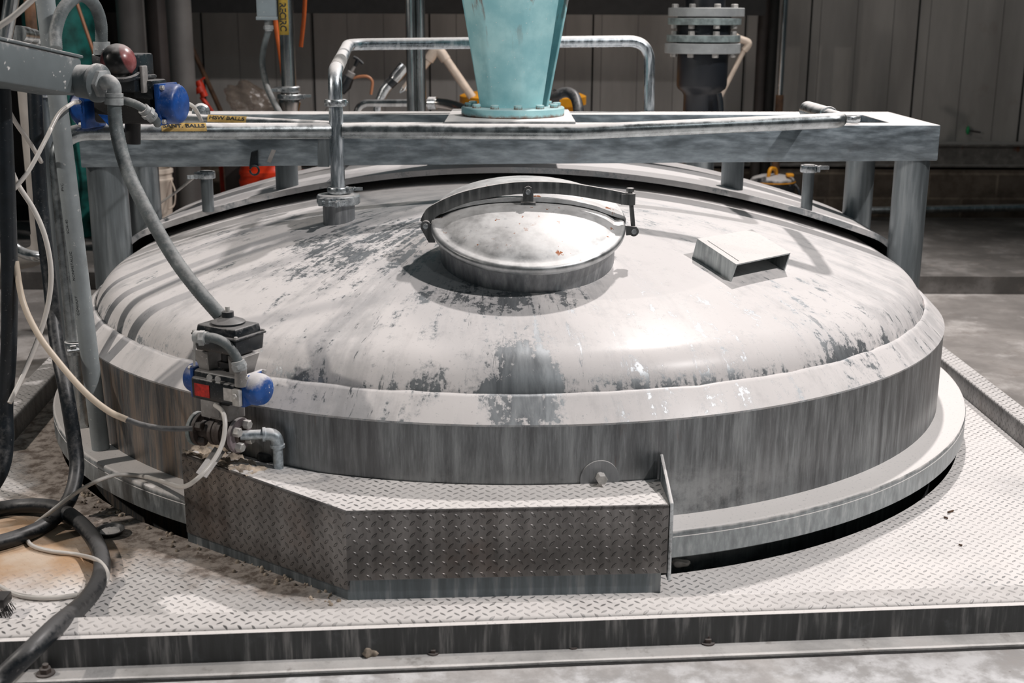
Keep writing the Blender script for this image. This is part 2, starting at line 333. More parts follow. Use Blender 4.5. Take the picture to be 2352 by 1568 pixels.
def teal():
    k = NT('teal_paint'); c = k.co(); sx = k.n('ShaderNodeSeparateXYZ'); k.put(sx.inputs[0], c)
    n1 = k.noise(c, 9, 6, 0.6); st = k.noise(k.scale(c, (1, 1, 0.14)), 30, 6, 0.6); fine = k.noise(c, 150, 2)
    base = k.mix(k.mapr(n1, 0.35, 0.65), (0.26, 0.55, 0.60), (0.42, 0.72, 0.75))
    low = k.mapr(k.math('ADD', sx.outputs[2], k.math('MULTIPLY', k.noise(c, 40, 5, 0.7), 0.026)), 0.011, 0.025, 1.0, 0.0)
    base = k.mix(low, base, (0.20, 0.085, 0.04))
    hi = k.mapr(sx.outputs[2], 0.16, 0.40, 0.0, 1.0)
    base = k.mix(k.math('MULTIPLY', hi, k.mapr(k.math('ADD', k.math('MULTIPLY', st, 0.75), k.math('MULTIPLY', n1, 0.25)), 0.56, 0.61, 0, 0.9)), base, (0.20, 0.10, 0.075))
    base = k.mix(k.mapr(fine, 0.70, 0.76, 0, 0.8), base, DUST)
    up = k.mapr(k.nz(), 0.5, 0.9, 0, 0.55); base = k.mix(up, base, (0.66, 0.72, 0.71))
    M['teal_paint'] = k.out(Base_Color=base, Roughness=0.5, Normal=k.bump(st, 0.1, 0.002))
teal()
def wallmat():
    k = NT('panel_wall'); c = k.co(); n1 = k.noise(k.scale(c, (1, 1, 0.2)), 5, 6, 0.6); n2 = k.noise(c, 3, 5)
    base = k.mix(k.mapr(n1, 0.3, 0.7), (0.34, 0.32, 0.30), (0.48, 0.455, 0.43))
    base = k.mix(k.mapr(n2, 0.66, 0.75, 0, 0.3), base, (0.20, 0.11, 0.06))
    M['panel_wall'] = k.out(Base_Color=base, Roughness=0.6, Normal=k.bump(n1, 0.08, 0.003))
wallmat()
def blockmat():
    k = NT('block_wall'); c = k.co('UV')
    b = k.n('ShaderNodeTexBrick'); k.put(b.inputs['Vector'], c); b.inputs['Scale'].default_value = 1.0
    b.inputs['Brick Width'].default_value = 0.36; b.inputs['Row Height'].default_value = 0.13; b.inputs['Mortar Size'].default_value = 0.006
    for i, col in ((1, (0.17, 0.135, 0.105)), (2, (0.13, 0.105, 0.085)), (3, (0.27, 0.22, 0.17))): b.inputs[i].default_value = (*col, 1)
    n1 = k.noise(k.co(), 8, 7, 0.65)
    M['block_wall'] = k.out(Base_Color=k.mix(k.mapr(n1, 0.35, 0.7, 0, 0.8), b.outputs[0], (0.05, 0.035, 0.025)), Roughness=0.9, Normal=k.bump(n1, 0.4, 0.01))
blockmat()
def plastic_bag():
    k = NT('clear_film'); n1 = k.noise(k.co(), 7, 4, 0.6, 1.0)
    M['clear_film'] = k.out(Base_Color=(0.42, 0.33, 0.26), Roughness=0.25, Transmission_Weight=0.75, Alpha=0.55, Normal=k.bump(n1, 1.0, 0.03))
plastic_bag()
def beacon():
    k = NT('beacon_lens'); c = k.co(); sx = k.n('ShaderNodeSeparateXYZ'); k.put(sx.inputs[0], c)
    n = k.noise(c, 30, 5)
    a = k.math('ABSOLUTE', k.math('ADD', sx.outputs[0], k.math('MULTIPLY', sx.outputs[2], 0.35)))
    red = k.mapr(a, 0.019, 0.024)  # black middle and reddish sides paint the glossy dome's reflections into the colour
    up = k.mapr(k.math('ADD', k.nz(), k.math('MULTIPLY', n, 0.6)), 0.75, 1.25, 0, 0.55)
    base = k.mix(red, (0.006, 0.006, 0.006), k.mix(k.mapr(n, 0.4, 0.65), (0.17, 0.045, 0.045), (0.30, 0.10, 0.10)))
    M['beacon_lens'] = k.out(Base_Color=k.mix(up, base, DUST), Roughness=0.28)
beacon()

# ------------------------------------------------------------------ mesh helpers
class MB:
    def __init__(s): s.bm = bmesh.new()
    def tube(s, pts, r, seg=16, cap=True, ribs=None):
        """swept round tube; r is one radius or one per point"""
        pts = [Vector(p) for p in pts]; n = len(pts)
        rs = [r]*n if not hasattr(r, '__len__') else list(r)
        T = [(pts[min(i+1, n-1)]-pts[max(i-1, 0)]) for i in range(n)]
        for i in range(n):
            if T[i].length < 1e-9: T[i] = T[i-1].copy() if i else Vector((0, 0, 1))
            T[i].normalize()
        up = Vector((0, 0, 1)) if abs(T[0].z) < 0.9 else Vector((1, 0, 0))
        N = (up-T[0]*up.dot(T[0])).normalized(); rings = []
        for i in range(n):
            if i:
                ax = T[i-1].cross(T[i])
                if ax.length > 1e-7: N = Matrix.Rotation(T[i-1].angle(T[i]), 3, ax.normalized()) @ N
                N = (N-T[i]*N.dot(T[i])).normalized()
            B = T[i].cross(N)
            rings.append([s.bm.verts.new(pts[i]+(N*cos(2*pi*j/seg)+B*sin(2*pi*j/seg))*rs[i]) for j in range(seg)])
        for a, b in zip(rings, rings[1:]):
            for j in range(seg): s.bm.faces.new((a[j], a[(j+1) % seg], b[(j+1) % seg], b[j]))
        if cap: s.bm.faces.new(rings[0][::-1]); s.bm.faces.new(rings[-1])
        return s
    def cyl(s, a, b, r, seg=24, r2=None): return s.tube([a, b], [r, r if r2 is None else r2], seg)
    def lathe(s, prof, origin=(0, 0, 0), axis=(0, 0, 1), seg=40, cap=False):
        q = Vector(axis).to_track_quat('Z', 'Y'); o = Vector(origin); rings = []
        for (r, z) in prof:
            if r < 1e-6: rings.append([s.bm.verts.new(o+q @ Vector((0, 0, z)))])
            else: rings.append([s.bm.verts.new(o+q @ Vector((r*cos(2*pi*j/seg), r*sin(2*pi*j/seg), z))) for j in range(seg)])
        for a, b in zip(rings, rings[1:]):
            for j in range(seg):
                k = (j+1) % seg
                if len(a) == 1 and len(b) == 1: continue
                if len(a) == 1: s.bm.faces.new((a[0], b[k], b[j])) if False else s.bm.faces.new((a[0], b[j], b[k]))
                elif len(b) == 1: s.bm.faces.new((a[j], a[k], b[0]))
                else: s.bm.faces.new((a[j], a[k], b[k], b[j]))
        return s
    def box(s, c, sz, rot=None, taper=None):
        c = Vector(c); hx, hy, hz = (v/2 for v in sz); R = rot if rot is not None else Matrix.Identity(3); V = []
        for z in (-1, 1):
            t = taper if (taper and z > 0) else 1.0
            for x, y in ((-1, -1), (1, -1), (1, 1), (-1, 1)): V.append(s.bm.verts.new(c+R @ Vector((x*hx*t, y*hy*t, z*hz))))
        for f in ((3, 2, 1, 0), (4, 5, 6, 7), (0, 1, 5, 4), (1, 2, 6, 5), (2, 3, 7, 6), (3, 0, 4, 7)): s.bm.faces.new([V[i] for i in f])
        return s
    def hull8(s, bot, top):
        """box from four bottom and four top corners (counter-clockwise)"""
        V = [s.bm.verts.new(Vector(p)) for p in list(bot)+list(top)]; n = len(bot)
        s.bm.faces.new([V[i] for i in range(n)][::-1]); s.bm.faces.new([V[n+i] for i in range(n)])
        for i in range(n): s.bm.faces.new((V[i], V[(i+1) % n], V[n+(i+1) % n], V[n+i]))
        return s
    def bar(s, a, b, w, h, up=(0, 0, 1)):
        a = Vector(a); b = Vector(b); d = (b-a); L = d.length; d.normalize(); up = Vector(up); x = up.cross(d)
        if x.length < 1e-5: x = Vector((1, 0, 0)).cross(d)
        x.normalize(); z = d.cross(x)
        R = Matrix((x, d, z)).transposed(); return s.box((a+b)/2, (w, L, h), R)
    def hexa(s, c, axis, r, h):
        q = Vector(axis).to_track_quat('Z', 'Y'); c = Vector(c)
        b = [c+q @ Vector((r*cos(pi/3*i), r*sin(pi/3*i), 0)) for i in range(6)]; t = [p+q @ Vector((0, 0, h)) for p in b]
        s.hull8(b, t)
        t2 = [c+q @ Vector((r*0.82*cos(pi/3*i), r*0.82*sin(pi/3*i), h*1.12)) for i in range(6)]
        return s.hull8(t, t2)
    def ball(s, c, r, sc=(1, 1, 1), seg=24, ring=14):
        m = Matrix.Translation(Vector(c)) @ Matrix.Diagonal((*[r*k for k in sc], 1)); bmesh.ops.create_uvsphere(s.bm, u_segments=seg, v_segments=ring, radius=1, matrix=m); return s
    def poly(s, pts, thick, nrm):
        """flat plate: outline extruded along nrm"""
        n = Vector(nrm)*thick; return s.hull8([Vector(p) for p in pts], [Vector(p)+n for p in pts])
    def torus(s, c, axis, R, r, a0=0, a1=2*pi, seg=40, tseg=10):
        q = Vector(axis).to_track_quat('Z', 'Y'); c = Vector(c); cl = abs(a1-a0-2*pi) < 1e-6
        pts = [c+q @ Vector((R*cos(a0+(a1-a0)*i/seg), R*sin(a0+(a1-a0)*i/seg), 0)) for i in range(seg+1)]
        return s.tube(pts, r, tseg, cap=not cl)
    def build(s, name, mat, parent=None, ang=35, bevel=0.0, bseg=2, origin=None):
        bm = s.bm; bmesh.ops.recalc_face_normals(bm, faces=bm.faces)
        if bevel:
            es = [e for e in bm.edges if len(e.link_faces) == 2 and e.calc_face_angle(0) > radians(ang)]
            if es: bmesh.ops.bevel(bm, geom=es, offset=bevel, segments=bseg, affect='EDGES', profile=0.5, clamp_overlap=True)
        uv = bm.loops.layers.uv.new('UVMap')
        for f in bm.faces:
            n = f.normal
            if abs(n.z) > 0.7: U, V = Vector((1, 0, 0)), Vector((0, 1, 0))
            else:
                U = Vector((-n.y, n.x, 0)).normalized() if hypot(n.x, n.y) > 1e-6 else Vector((1, 0, 0)); V = Vector((0, 0, 1))
            for l in f.loops: l[uv].uv = (l.vert.co.dot(U)+5, l.vert.co.dot(V)+5)
        o0 = Vector(origin) if origin is not None else None
        me = bpy.data.meshes.new(name); bm.to_mesh(me); bm.free()
        me.shade_smooth(); me.set_sharp_from_angle(angle=radians(ang if not bevel else 40))
        me.materials.append(M[mat] if isinstance(mat, str) else mat)
        o = bpy.data.objects.new(name, me); COL.objects.link(o)
        if o0 is not None: me.transform(Matrix.Translation(-o0)); o.location = o0
        if parent is not None:
            o.parent = parent
            base = parent.matrix_world if False else None
            o.location = o.location - wl(parent)
        return o
WL = {}
def wl(o):
    v = Vector(o.location); p = o.parent
    while p: v += Vector(p.location); p = p.parent
    return v
def tag(o, label, cat, group=None, kind=None):
    o['label'] = label; o['category'] = cat
    if group: o['group'] = group
    if kind: o['kind'] = kind
    return o
def thing(name, loc, label, cat, group=None):
    o = bpy.data.objects.new(name, None); COL.objects.link(o); o.location = loc; o.empty_display_size = 0.05
    return tag(o, label, cat, group)
def struct(o, label=None):
    o['kind'] = 'structure'
    if label: o['label'] = label
    return o
def spline(pts, n=10, closed=False):
    """Catmull-Rom through points"""
    p = [Vector(x) for x in pts]; p = [p[0]*2-p[1]]+p+[p[-1]*2-p[-2]]; out = []
    for i in range(1, len(p)-2):
        for j in range(n):
            t = j/n; a, b, c, d = p[i-1:i+3]
            out.append(0.5*((2*b)+(c-a)*t+(2*a-5*b+4*c-d)*t*t+(3*b-a-3*c+d)*t*t*t))
    out.append(p[-2]); return out
def fillet(pts, rad, n=8):
    p = [Vector(x) for x in pts]; out = [p[0]]
    rr = rad if hasattr(rad, '__len__') else [rad]*(len(p)-2)
    for i in range(1, len(p)-1):
        a = (p[i-1]-p[i]); b = (p[i+1]-p[i]); la, lb = a.length, b.length; a.normalize(); b.normalize()
        ang = a.angle(b); d = min(rr[i-1]/math.tan(ang/2), la*0.49 if i > 1 else la*0.98, lb*0.49 if i < len(p)-2 else lb*0.98)
        s, e = p[i]+a*d, p[i]+b*d
        for j in range(n+1):
            t = j/n; out.append(s*(1-t)**2+p[i]*2*t*(1-t)+e*t*t)
    out.append(p[-1]); return out
def text_mesh(body, size, name, mat, parent, origin, xdir, ydir, wrap=None, bold=0.0, spacing=1.0, squash=1.0):
    """lettering as a thin mesh lying on a surface; wrap=(axis_point, radius) bends it round a pipe"""
    cu_ = bpy.data.curves.new(name, 'FONT'); cu_.body = body; cu_.size = size; cu_.align_x = 'CENTER'; cu_.align_y = 'CENTER'
    cu_.offset = bold; cu_.space_character = spacing; cu_.resolution_u = 3
    to = bpy.data.objects.new(name, cu_); COL.objects.link(to); bpy.context.view_layer.update()
    me = bpy.data.meshes.new_from_object(to.evaluated_get(bpy.context.evaluated_depsgraph_get())); bpy.data.objects.remove(to)
    X = Vector(xdir).normalized(); Y = Vector(ydir).normalized(); N = X.cross(Y); o = Vector(origin)
    bm = bmesh.new(); bm.from_mesh(me)
    if wrap: bmesh.ops.subdivide_edges(bm, edges=[e for e in bm.edges if e.calc_length() > size*0.15], cuts=2)
    for v in bm.verts:
        x, y = v.co.x*squash, v.co.y
        if wrap:
            r = wrap; a = y/r; v.co = o+X*x+Y*(r*sin(a))-N*(r-r*cos(a))
        else: v.co = o+X*x+Y*y
    b = MB(); b.bm.free(); b.bm = bm
    return b.build(name, mat, parent)
def strip_on_pipe(a, b, r, name, mat, parent, facing, span=1.6):
    """sticker bent round a pipe between two axis points, centred on the facing direction"""
    a = Vector(a); b = Vector(b); T = (b-a).normalized(); F = Vector(facing); F = (F-T*F.dot(T)).normalized(); B = T.cross(F)
    m = MB(); n = 12; rows = []
    for p in (a, b): rows.append([m.bm.verts.new(p+(F*cos(t)+B*sin(t))*r) for t in [(-0.5+i/n)*span for i in range(n+1)]])
    for i in range(n): m.bm.faces.new((rows[0][i], rows[0][i+1], rows[1][i+1], rows[1][i]))
    return m.build(name, mat, parent)
def clampset(par, c, axis, R, h, name='clamp', mat='clamp_steel', wing=None, ear=True):
    """tri-clamp: ring with two ears and a wing-nut bolt; wing = direction it sticks out"""
    axis = Vector(axis).normalized(); c = Vector(c)
    m = MB(); m.lathe([(R*0.72, -h*0.5), (R*0.95, -h*0.5), (R, -h*0.36), (R, h*0.36), (R*0.95, h*0.5), (R*0.72, h*0.5)], c, axis, 36)
    w = Vector(wing) if wing is not None else Vector((1, -0.4, 0)); w = (w-axis*w.dot(axis)).normalized(); t = axis.cross(w)
    if ear:
        for sgn in (-1, 1): m.box(c+w*R*1.12+t*sgn*h*0.42, (R*0.35, h*0.45, h*0.8), Matrix((w, t, axis)).transposed())
    cl = m.build(name, mat, par, bevel=0.0)
    if ear:
        q = MB(); q.cyl(c+w*R*1.18-t*h*0.9, c+w*R*1.18+t*h*1.5, h*0.17, 10); e = c+w*R*1.18+t*h*1.5
        q.cyl(e, e+t*h*0.5, h*0.34, 12); q.bar(e+t*h*0.25, e+t*h*0.7+w*h*1.3, h*0.22, h*0.55, axis); q.bar(e+t*h*0.25, e+t*h*0.7-w*h*1.0, h*0.22, h*0.55, axis)
        q.build('wing_bolt', mat, cl)
    return cl

# ------------------------------------------------------------------ tank
L = 0.55; ZF = -0.105
def stadium(r, n=72, a0=0.0, a1=2*pi):
    """points of a stadium outline, centre line y 0..L; angle from +x counter-clockwise"""
    out = []
    for i in range(n+1):
        t = a0+(a1-a0)*i/n; out.append((r*cos(t), r*sin(t)+(L if sin(t) > 1e-9 else 0.0)))
    return out
def outline(r):
    p = []
    n = 90
    for i in range(n+1): t = pi+pi*i/n; p.append((r*cos(t), r*sin(t)))
    for j in range(1, 6): p.append((r, L*j/6))
    for i in range(n+1): t = pi*i/n; p.append((r*cos(t), r*sin(t)+L))
    for j in range(1, 6): p.append((-r, L*(1-j/6)))
    return p
def sweep(m, prof, close=False):
    rings = [[m.bm.verts.new((x, y, z)) for x, y in outline(r)] for r, z in prof]; n = len(rings[0])
    pr = list(zip(rings, rings[1:])) + ([(rings[-1], rings[0])] if close else [])
    for a, b in pr:
        for j in range(n): k = (j+1) % n; m.bm.faces.new((a[j], a[k], b[k], b[j]))
    return rings
def dome_prof(Rd=1.15, zg=0.22, za=0.52, kr=0.12, off=0.0):
    a = Rd-kr; h = za-zg; Rc = (a*a+h*h-kr*kr)/(2*(h-kr)); phi = atan2(a, Rc-h); pr = []
    for i in range(41): q = phi*(1-(1-i/40)**1.0); pr.append((( Rc+off)*sin(q), za-Rc+(Rc+off)*cos(q)))
    for i in range(1, 15): q = phi+(pi/2-phi)*i/14; pr.append((a+(kr+off)*sin(q), zg+(kr+off)*cos(q)))
    return pr
DP = dome_prof()
def zdome(x, y, off=0.0):
    yy = y-min(max(y, 0), L); r = hypot(x, yy); pr = DP
    for (r0, z0), (r1, z1) in zip(pr, pr[1:]):
        if r0 <= r <= r1: return z0+(z1-z0)*(r-r0)/max(r1-r0, 1e-9)+off
    return pr[-1][1]+off
def hit(px, py, off=0.0):
    y = -1.25
    while y < 1.6:
        p = P(px, py, y=y)
        if p.z <= zdome(p.x, p.y, off): return p
        y += 0.004
    return P(px, py, z=0.25)
def ndome(x, y):
    e = 1e-3; return Vector((-(zdome(x+e, y)-zdome(x-e, y))/(2*e), -(zdome(x, y+e)-zdome(x, y-e))/(2*e), 1)).normalized()

tank = thing('mixing_tank', (0, 0, ZF), 'large round stainless steel mixing tank with low domed top caked in white powder', 'tank')
m = MB(); sweep(m, [(1.2, -0.4), (1.2, 0.0), (1.2, 0.211)]); m.build('shell', 'shell_steel', tank, ang=30)
m = MB(); sweep(m, [(1.196, 0.000), (1.2736-0.006, 0.000), (1.2736-0.002, -0.002), (1.2736, -0.007), (1.2736, -0.010), (1.2724, -0.011), (1.2724, -0.0135), (1.2736, -0.0145), (1.2736, -0.058), (1.268, -0.062), (1.196, -0.062)]); m.build('foot_ring', 'ledge_steel', tank, ang=25)
m = MB(); r = sweep(m, [(1.1995, 0.205), (1.2015, 0.211), (1.158, 0.2545), (1.152, 0.259), (1.147, 0.259), (1.144, 0.250), (1.144, 0.20)])
random.seed(3)
rng = [random.uniform(-1, 1) for _ in range(400)]
for j, v in enumerate(r[3]): v.co.z += rng[j]*0.0018
for j, v in enumerate(r[4]): v.co.z += rng[j]*0.0018
m.build('bevel_ring', 'dome_steel', tank, ang=50)
# front dome head (the part under the raised rear cover stops a little behind its edge)
YS = 0.12
def half_sweep(prof, keep, closeprof=False):
    m = MB(); sweep(m, prof, closeprof)
    bmesh.ops.remove_doubles(m.bm, verts=m.bm.verts, dist=1e-5)
    g = m.bm.verts[:]+m.bm.edges[:]+m.bm.faces[:]
    bmesh.ops.bisect_plane(m.bm, geom=g, plane_co=(0, keep[0], 0), plane_no=(0, 1, 0), clear_outer=keep[1], clear_inner=not keep[1])
    return m
pr = [(0.0, 0.52)] + DP[1:] + [(1.15, 0.17)]
half_sweep(pr, (YS+0.22, True)).build('dome_head', 'dome_steel', tank, ang=60)
o1 = dome_prof(off=0.030)[1:]; o2 = dome_prof(off=0.044)[1:]
prc = [(0.0, 0.564)] + o2 + [(1.194, 0.205)]
mc = half_sweep(prc, (YS, False))
g = mc.bm.faces[:]
ed = [e for e in mc.bm.edges if len(e.link_faces) == 1 and all(abs(v.co.y-YS) < 1e-4 for v in e.verts)]
# turn the front edge down into a narrow lip
dn = {}
for e in ed:
    for v in e.verts:
        if v not in dn:
            yy = 0; nn = ndome(v.co.x*0.97, YS); nn.y = 0; nn.normalize(); dn[v] = mc.bm.verts.new(v.co-nn*0.017)
dn2 = {v: mc.bm.verts.new(w.co+Vector((0, 0.02, 0))) for v, w in dn.items()}
for e in ed:
    a, b = e.verts; mc.bm.faces.new((a, b, dn[b], dn[a])); mc.bm.faces.new((dn[a], dn[b], dn2[b], dn2[a]))
mc.build('rear_cover', 'dome_steel', tank, ang=40)

# ------------------------------------------------------------------ manway hatch
LC = P(1213, 510, y=-0.68); RL = 223.5/FPX*(LC-CP).dot(cf); TILT = radians(18)
hn = Vector((0.012, -sin(TILT), cos(TILT))).normalized()
hatch = thing('manway_hatch', LC-hn*0.09, 'round domed manway hatch clamped shut on the front of the tank top', 'hatch')
HQ = hn.to_track_quat('Z', 'Y'); hx = (Vector((1, 0, 0))-hn*hn.x).normalized(); hy = hn.cross(hx)
m = MB(); RC = RL*0.905
m.lathe([(RC, -0.150), (RC, -0.012), (RC+0.004, -0.008), (RC+0.006, -0.002), (RC-0.01, -0.002)], LC, hn, 72); m.build('collar', 'collar_steel', hatch)
m = MB(); m.lathe([(RC-0.004, -0.004), (RL*0.965, -0.006), (RL*0.975, 0.0), (RC-0.01, 0.0)], LC, hn, 72); m.build('gasket', 'gasket', hatch)
m = MB(); m.lathe([(RL*0.95, -0.012), (RL*0.985, -0.015), (RL, -0.010), (RL, -0.002), (RL*0.985, 0.004), (RL*0.96, 0.005), (RL*0.92, 0.005), (RL*0.89, 0.006), (RL*0.86, 0.010), (RL*0.80, 0.017),
                   (RL*0.70, 0.025), (RL*0.58, 0.032), (RL*0.44, 0.038), (RL*0.30, 0.0415), (RL*0.15, 0.0435), (0, 0.044)], LC, hn, 72); lid = m.build('lid', 'lid_steel', hatch, ang=60)
# raised rear half of the lid, its front edge standing like a low step under the arm
m = MB(); pr2 = [(RL*1.0, -0.008), (RL*1.01, 0.006), (RL*0.985, 0.014), (RL*0.86, 0.024), (RL*0.70, 0.038), (RL*0.58, 0.045), (RL*0.44, 0.051), (RL*0.30, 0.0545), (RL*0.15, 0.0565), (0, 0.057)]
m.lathe(pr2, (0, 0, 0), (0, 0, 1), 96)
bmesh.ops.bisect_plane(m.bm, geom=m.bm.verts[:]+m.bm.edges[:]+m.bm.faces[:], plane_co=(0, 0.012, 0), plane_no=(0, 1, 0), clear_inner=True)
ed = [e for e in m.bm.edges if len(e.link_faces) == 1 and all(abs(v.co.y-0.012) < 1e-5 for v in e.verts)]
dv = {}
for e in ed:
    for v in e.verts:
        if v not in dv: dv[v] = (m.bm.verts.new(v.co+Vector((0, 0, -0.010))), m.bm.verts.new(v.co+Vector((0, 0.02, -0.010))))
for e in ed:
    a, b = e.verts; m.bm.faces.new((a, b, dv[b][0], dv[a][0])); m.bm.faces.new((dv[a][0], dv[b][0], dv[b][1], dv[a][1]))
R3 = Matrix((hx, hy, hn)).transposed()
for v in m.bm.verts: v.co = LC+R3 @ v.co
m.build('rear_lid', 'lid_steel', hatch, ang=35)
# strap arm: curved flat bar standing on edge across the lid
def hp(u, v, w): return LC+hx*u+hy*v+hn*w
yA = LC.y
arm = []
for px, py in ((978, 512), (985, 497), (1000, 482), (1060, 455), (1140, 437), (1213, 430), (1300, 433), (1380, 445), (1440, 457)): arm.append(P(px, py, y=yA))
ap = spline(arm, 5); m = MB(); hb = 0.0140; wb = 0.006; rr = []
for i, p in enumerate(ap):
    t = (ap[min(i+1, len(ap)-1)]-ap[max(i-1, 0)]).normalized(); nn = Vector((-t.z, 0, t.x))
    
    d = Vector((0, 1, 0)); rr.append([m.bm.verts.new(p+nn*sx*hb+d*sy*wb) for sx, sy in ((-1, -1), (1, -1), (1, 1), (-1, 1))])
for a, b in zip(rr, rr[1:]):
    for j in range(4): k = (j+1) % 4; m.bm.faces.new((a[j], a[k], b[k], b[j]))
m.bm.faces.new(rr[0]); m.bm.faces.new(rr[-1][::-1])
armo = m.build('clamp_arm', 'arm_steel', hatch, bevel=0.0015)
pv = P(978, 518, y=yA-0.014)
m = MB(); m.cyl(pv+Vector((0, -0.008, 0)), pv+Vector((0, 0.045, 0)), 0.0115, 20); br = [P(966, 522, y=yA-0.014), P(990, 512, y=yA-0.014), P(1000, 556, y=yA-0.014), P(985, 556, y=yA-0.014)]
m.poly(br, 0.006, (0, -1, 0)); m.poly([q+Vector((0, 0.03, 0)) for q in br], 0.006, (0, 1, 0)); hb_ = m.build('hinge_bracket', 'arm_steel', hatch)
m = MB(); m.cyl(pv+Vector((0, -0.014, 0)), pv+Vector((0, -0.006, 0)), 0.006, 16); m.build('pivot_pin', 'clamp_steel', hb_)
c0 = P(1213, 440, y=yA-0.012)
m = MB(); a, b = P(1201, 463, y=yA-0.012), P(1225, 463, y=yA-0.012)
m.poly([a, b, P(1225, 440, y=yA-0.012), P(1221, 430, y=yA-0.012), P(1213, 427, y=yA-0.012), P(1205, 430, y=yA-0.012), P(1201, 440, y=yA-0.012)], 0.004, (0, -1, 0))
m.box(P(1213, 465, y=yA)+Vector((0, 0, -0.004)), (0.034, 0.03, 0.012)); lug = m.build('centre_lug', 'arm_steel', hatch)
m = MB(); m.cyl(c0+Vector((0, -0.011, 0)), c0+Vector((0, 0.0, 0)), 0.0058, 16); m.build('pivot_pin', 'clamp_steel', lug)
e = P(1447, 456, y=yA); m = MB(); m.cyl(e-Vector((0, 0, 0.014)), e+Vector((0, 0, 0.012)), 0.0125, 20); m.box(e-Vector((0.012, 0, 0.001)), (0.018, 0.016, 0.024)); m.build('bolt_eye', 'arm_steel', armo)
f0 = P(1455, 530, y=yA); f1 = P(1447, 450, y=yA)
m = MB(); m.cyl(f0, f1+Vector((0, 0, 0.012)), 0.0052, 14); m.hexa(f1+Vector((0, 0, 0.010)), (0, 0, 1), 0.009, 0.008)
m.cyl(f0+Vector((0, -0.010, 0)), f0+Vector((0, 0.014, 0)), 0.0115, 18); sb = m.build('swing_bolt', 'arm_steel', hatch)
m = MB(); m.cyl(f0+Vector((0, -0.014, 0)), f0+Vector((0, 0.016, 0)), 0.006, 14); m.build('pivot_pin', 'clamp_steel', sb)
m = MB(); m.poly([P(1436, 518, y=yA-0.008), P(1462, 520, y=yA-0.008), P(1464, 538, y=yA-0.008), P(1438, 540, y=yA-0.008)], 0.004, (0, -1, 0))
m.poly([P(1436, 518, y=yA+0.008), P(1462, 520, y=yA+0.008), P(1464, 538, y=yA+0.008), P(1438, 540, y=yA+0.008)], 0.004, (0, 1, 0)); m.build('latch_bracket', 'arm_steel', hatch)

# ------------------------------------------------------------------ hood box on the dome
bL, bF, bR = hit(1590, 590), hit(1677, 648), hit(1803, 622); bB = bL+(bR-bF); nh = ndome(0.56, -0.64)
hood = thing('vent_hood', (bL+bR)/2, 'small open-sided steel hood box on the right of the tank top', 'hood')
hh = 0.045; q = [bL-nh*0.006, bF-nh*0.006, bR-nh*0.006, bB-nh*0.006]; tp = [p+nh*(hh+0.006) for p in q]; cen = sum(q, Vector())/4
tp[1] = P(1690, 610, y=tp[1].y); 
m = MB(); th = 0.0035
def sheet(m, a, b, c, d, t):
    n = (Vector(b)-Vector(a)).cross(Vector(d)-Vector(a)).normalized()*t; m.hull8([a, b, c, d], [Vector(p)+n for p in (a, b, c, d)])
sheet(m, tp[0], tp[1], tp[2], tp[3], th); m.build('top_plate', 'hood_steel', hood)
m = MB(); sheet(m, q[0], q[1], tp[1], tp[0], -th); m.build('side_plate', 'hood_steel', hood)
m = MB(); sheet(m, q[2], q[3], tp[3], tp[2], -th); m.build('side_plate', 'hood_steel', hood)
m = MB(); sheet(m, q[3], q[0], tp[0], tp[3], -th); m.build('back_plate', 'hood_steel', hood)
m = MB(); a = tp[0].lerp(tp[1], 0.12).lerp(tp[3].lerp(tp[2], 0.12), 0.10); b = tp[0].lerp(tp[1], 0.92).lerp(tp[3].lerp(tp[2], 0.92), 0.10); m.bar(a+nh*th, b+nh*th, 0.0015, 0.001, nh); m.build('seam_slot', 'gasket', hood)

# ------------------------------------------------------------------ support frame over the tank
def zf(x): return 0.693+0.004*x
def zb_(x): return 0.581+0.0130*x
frame = thing('support_frame', (0, 0.27, ZF), 'wide stainless steel box beam frame standing over the tank and carrying the mixer', 'frame')
def hbeam(x0, x1, y0, y1, h, name, mat='frame_steel'):
    m = MB(); lo = zb_ if h > 0 else (lambda x: zf(x)-h-0.010 if False else zf(x)); hi = 0.0 if h > 0 else -h
    m.hull8([(x0, y0, lo(x0)), (x1, y0, lo(x1)), (x1, y1, lo(x1)), (x0, y1, lo(x0))], [(x0, y0, zf(x0)+hi), (x1, y0, zf(x1)+hi), (x1, y1, zf(x1)+hi), (x0, y1, zf(x0)+hi)])
    return m.build(name, mat, frame, bevel=0.003)
XL, XR = -1.238, 1.228
fb = hbeam(XL, XR, 0.05, 0.135, 0.088, 'front_beam'); hbeam(XL, XR, 0.44, 0.56, 0.088, 'rear_beam')
hbeam(XL+0.001, XL+0.12, 0.1345, 0.4405, 0.0875, 'end_beam'); hbeam(XR-0.12, XR-0.001, 0.1345, 0.4405, 0.0875, 'end_beam')
hbeam(-0.19, 0.185, 0.052, 0.53, -0.010, 'mixer_plate', 'plate_steel')
for (px, py, y, r) in ((252, 480, 0.114, 0.057), (333, 480, 0.495, 0.052), (2087, 470, 0.105, 0.050), (1971, 450, 0.49, 0.046)):
    c = P(px, py, y=y); m = MB(); zb = 0.23 if abs(c.x) < 1.2 else 0.0
    m.cyl((c.x, y, 0.20 if y < 0.3 else 0.0), (c.x, y, zb_(c.x)+0.002), r, 40); m.build('leg', 'leg_steel', frame)
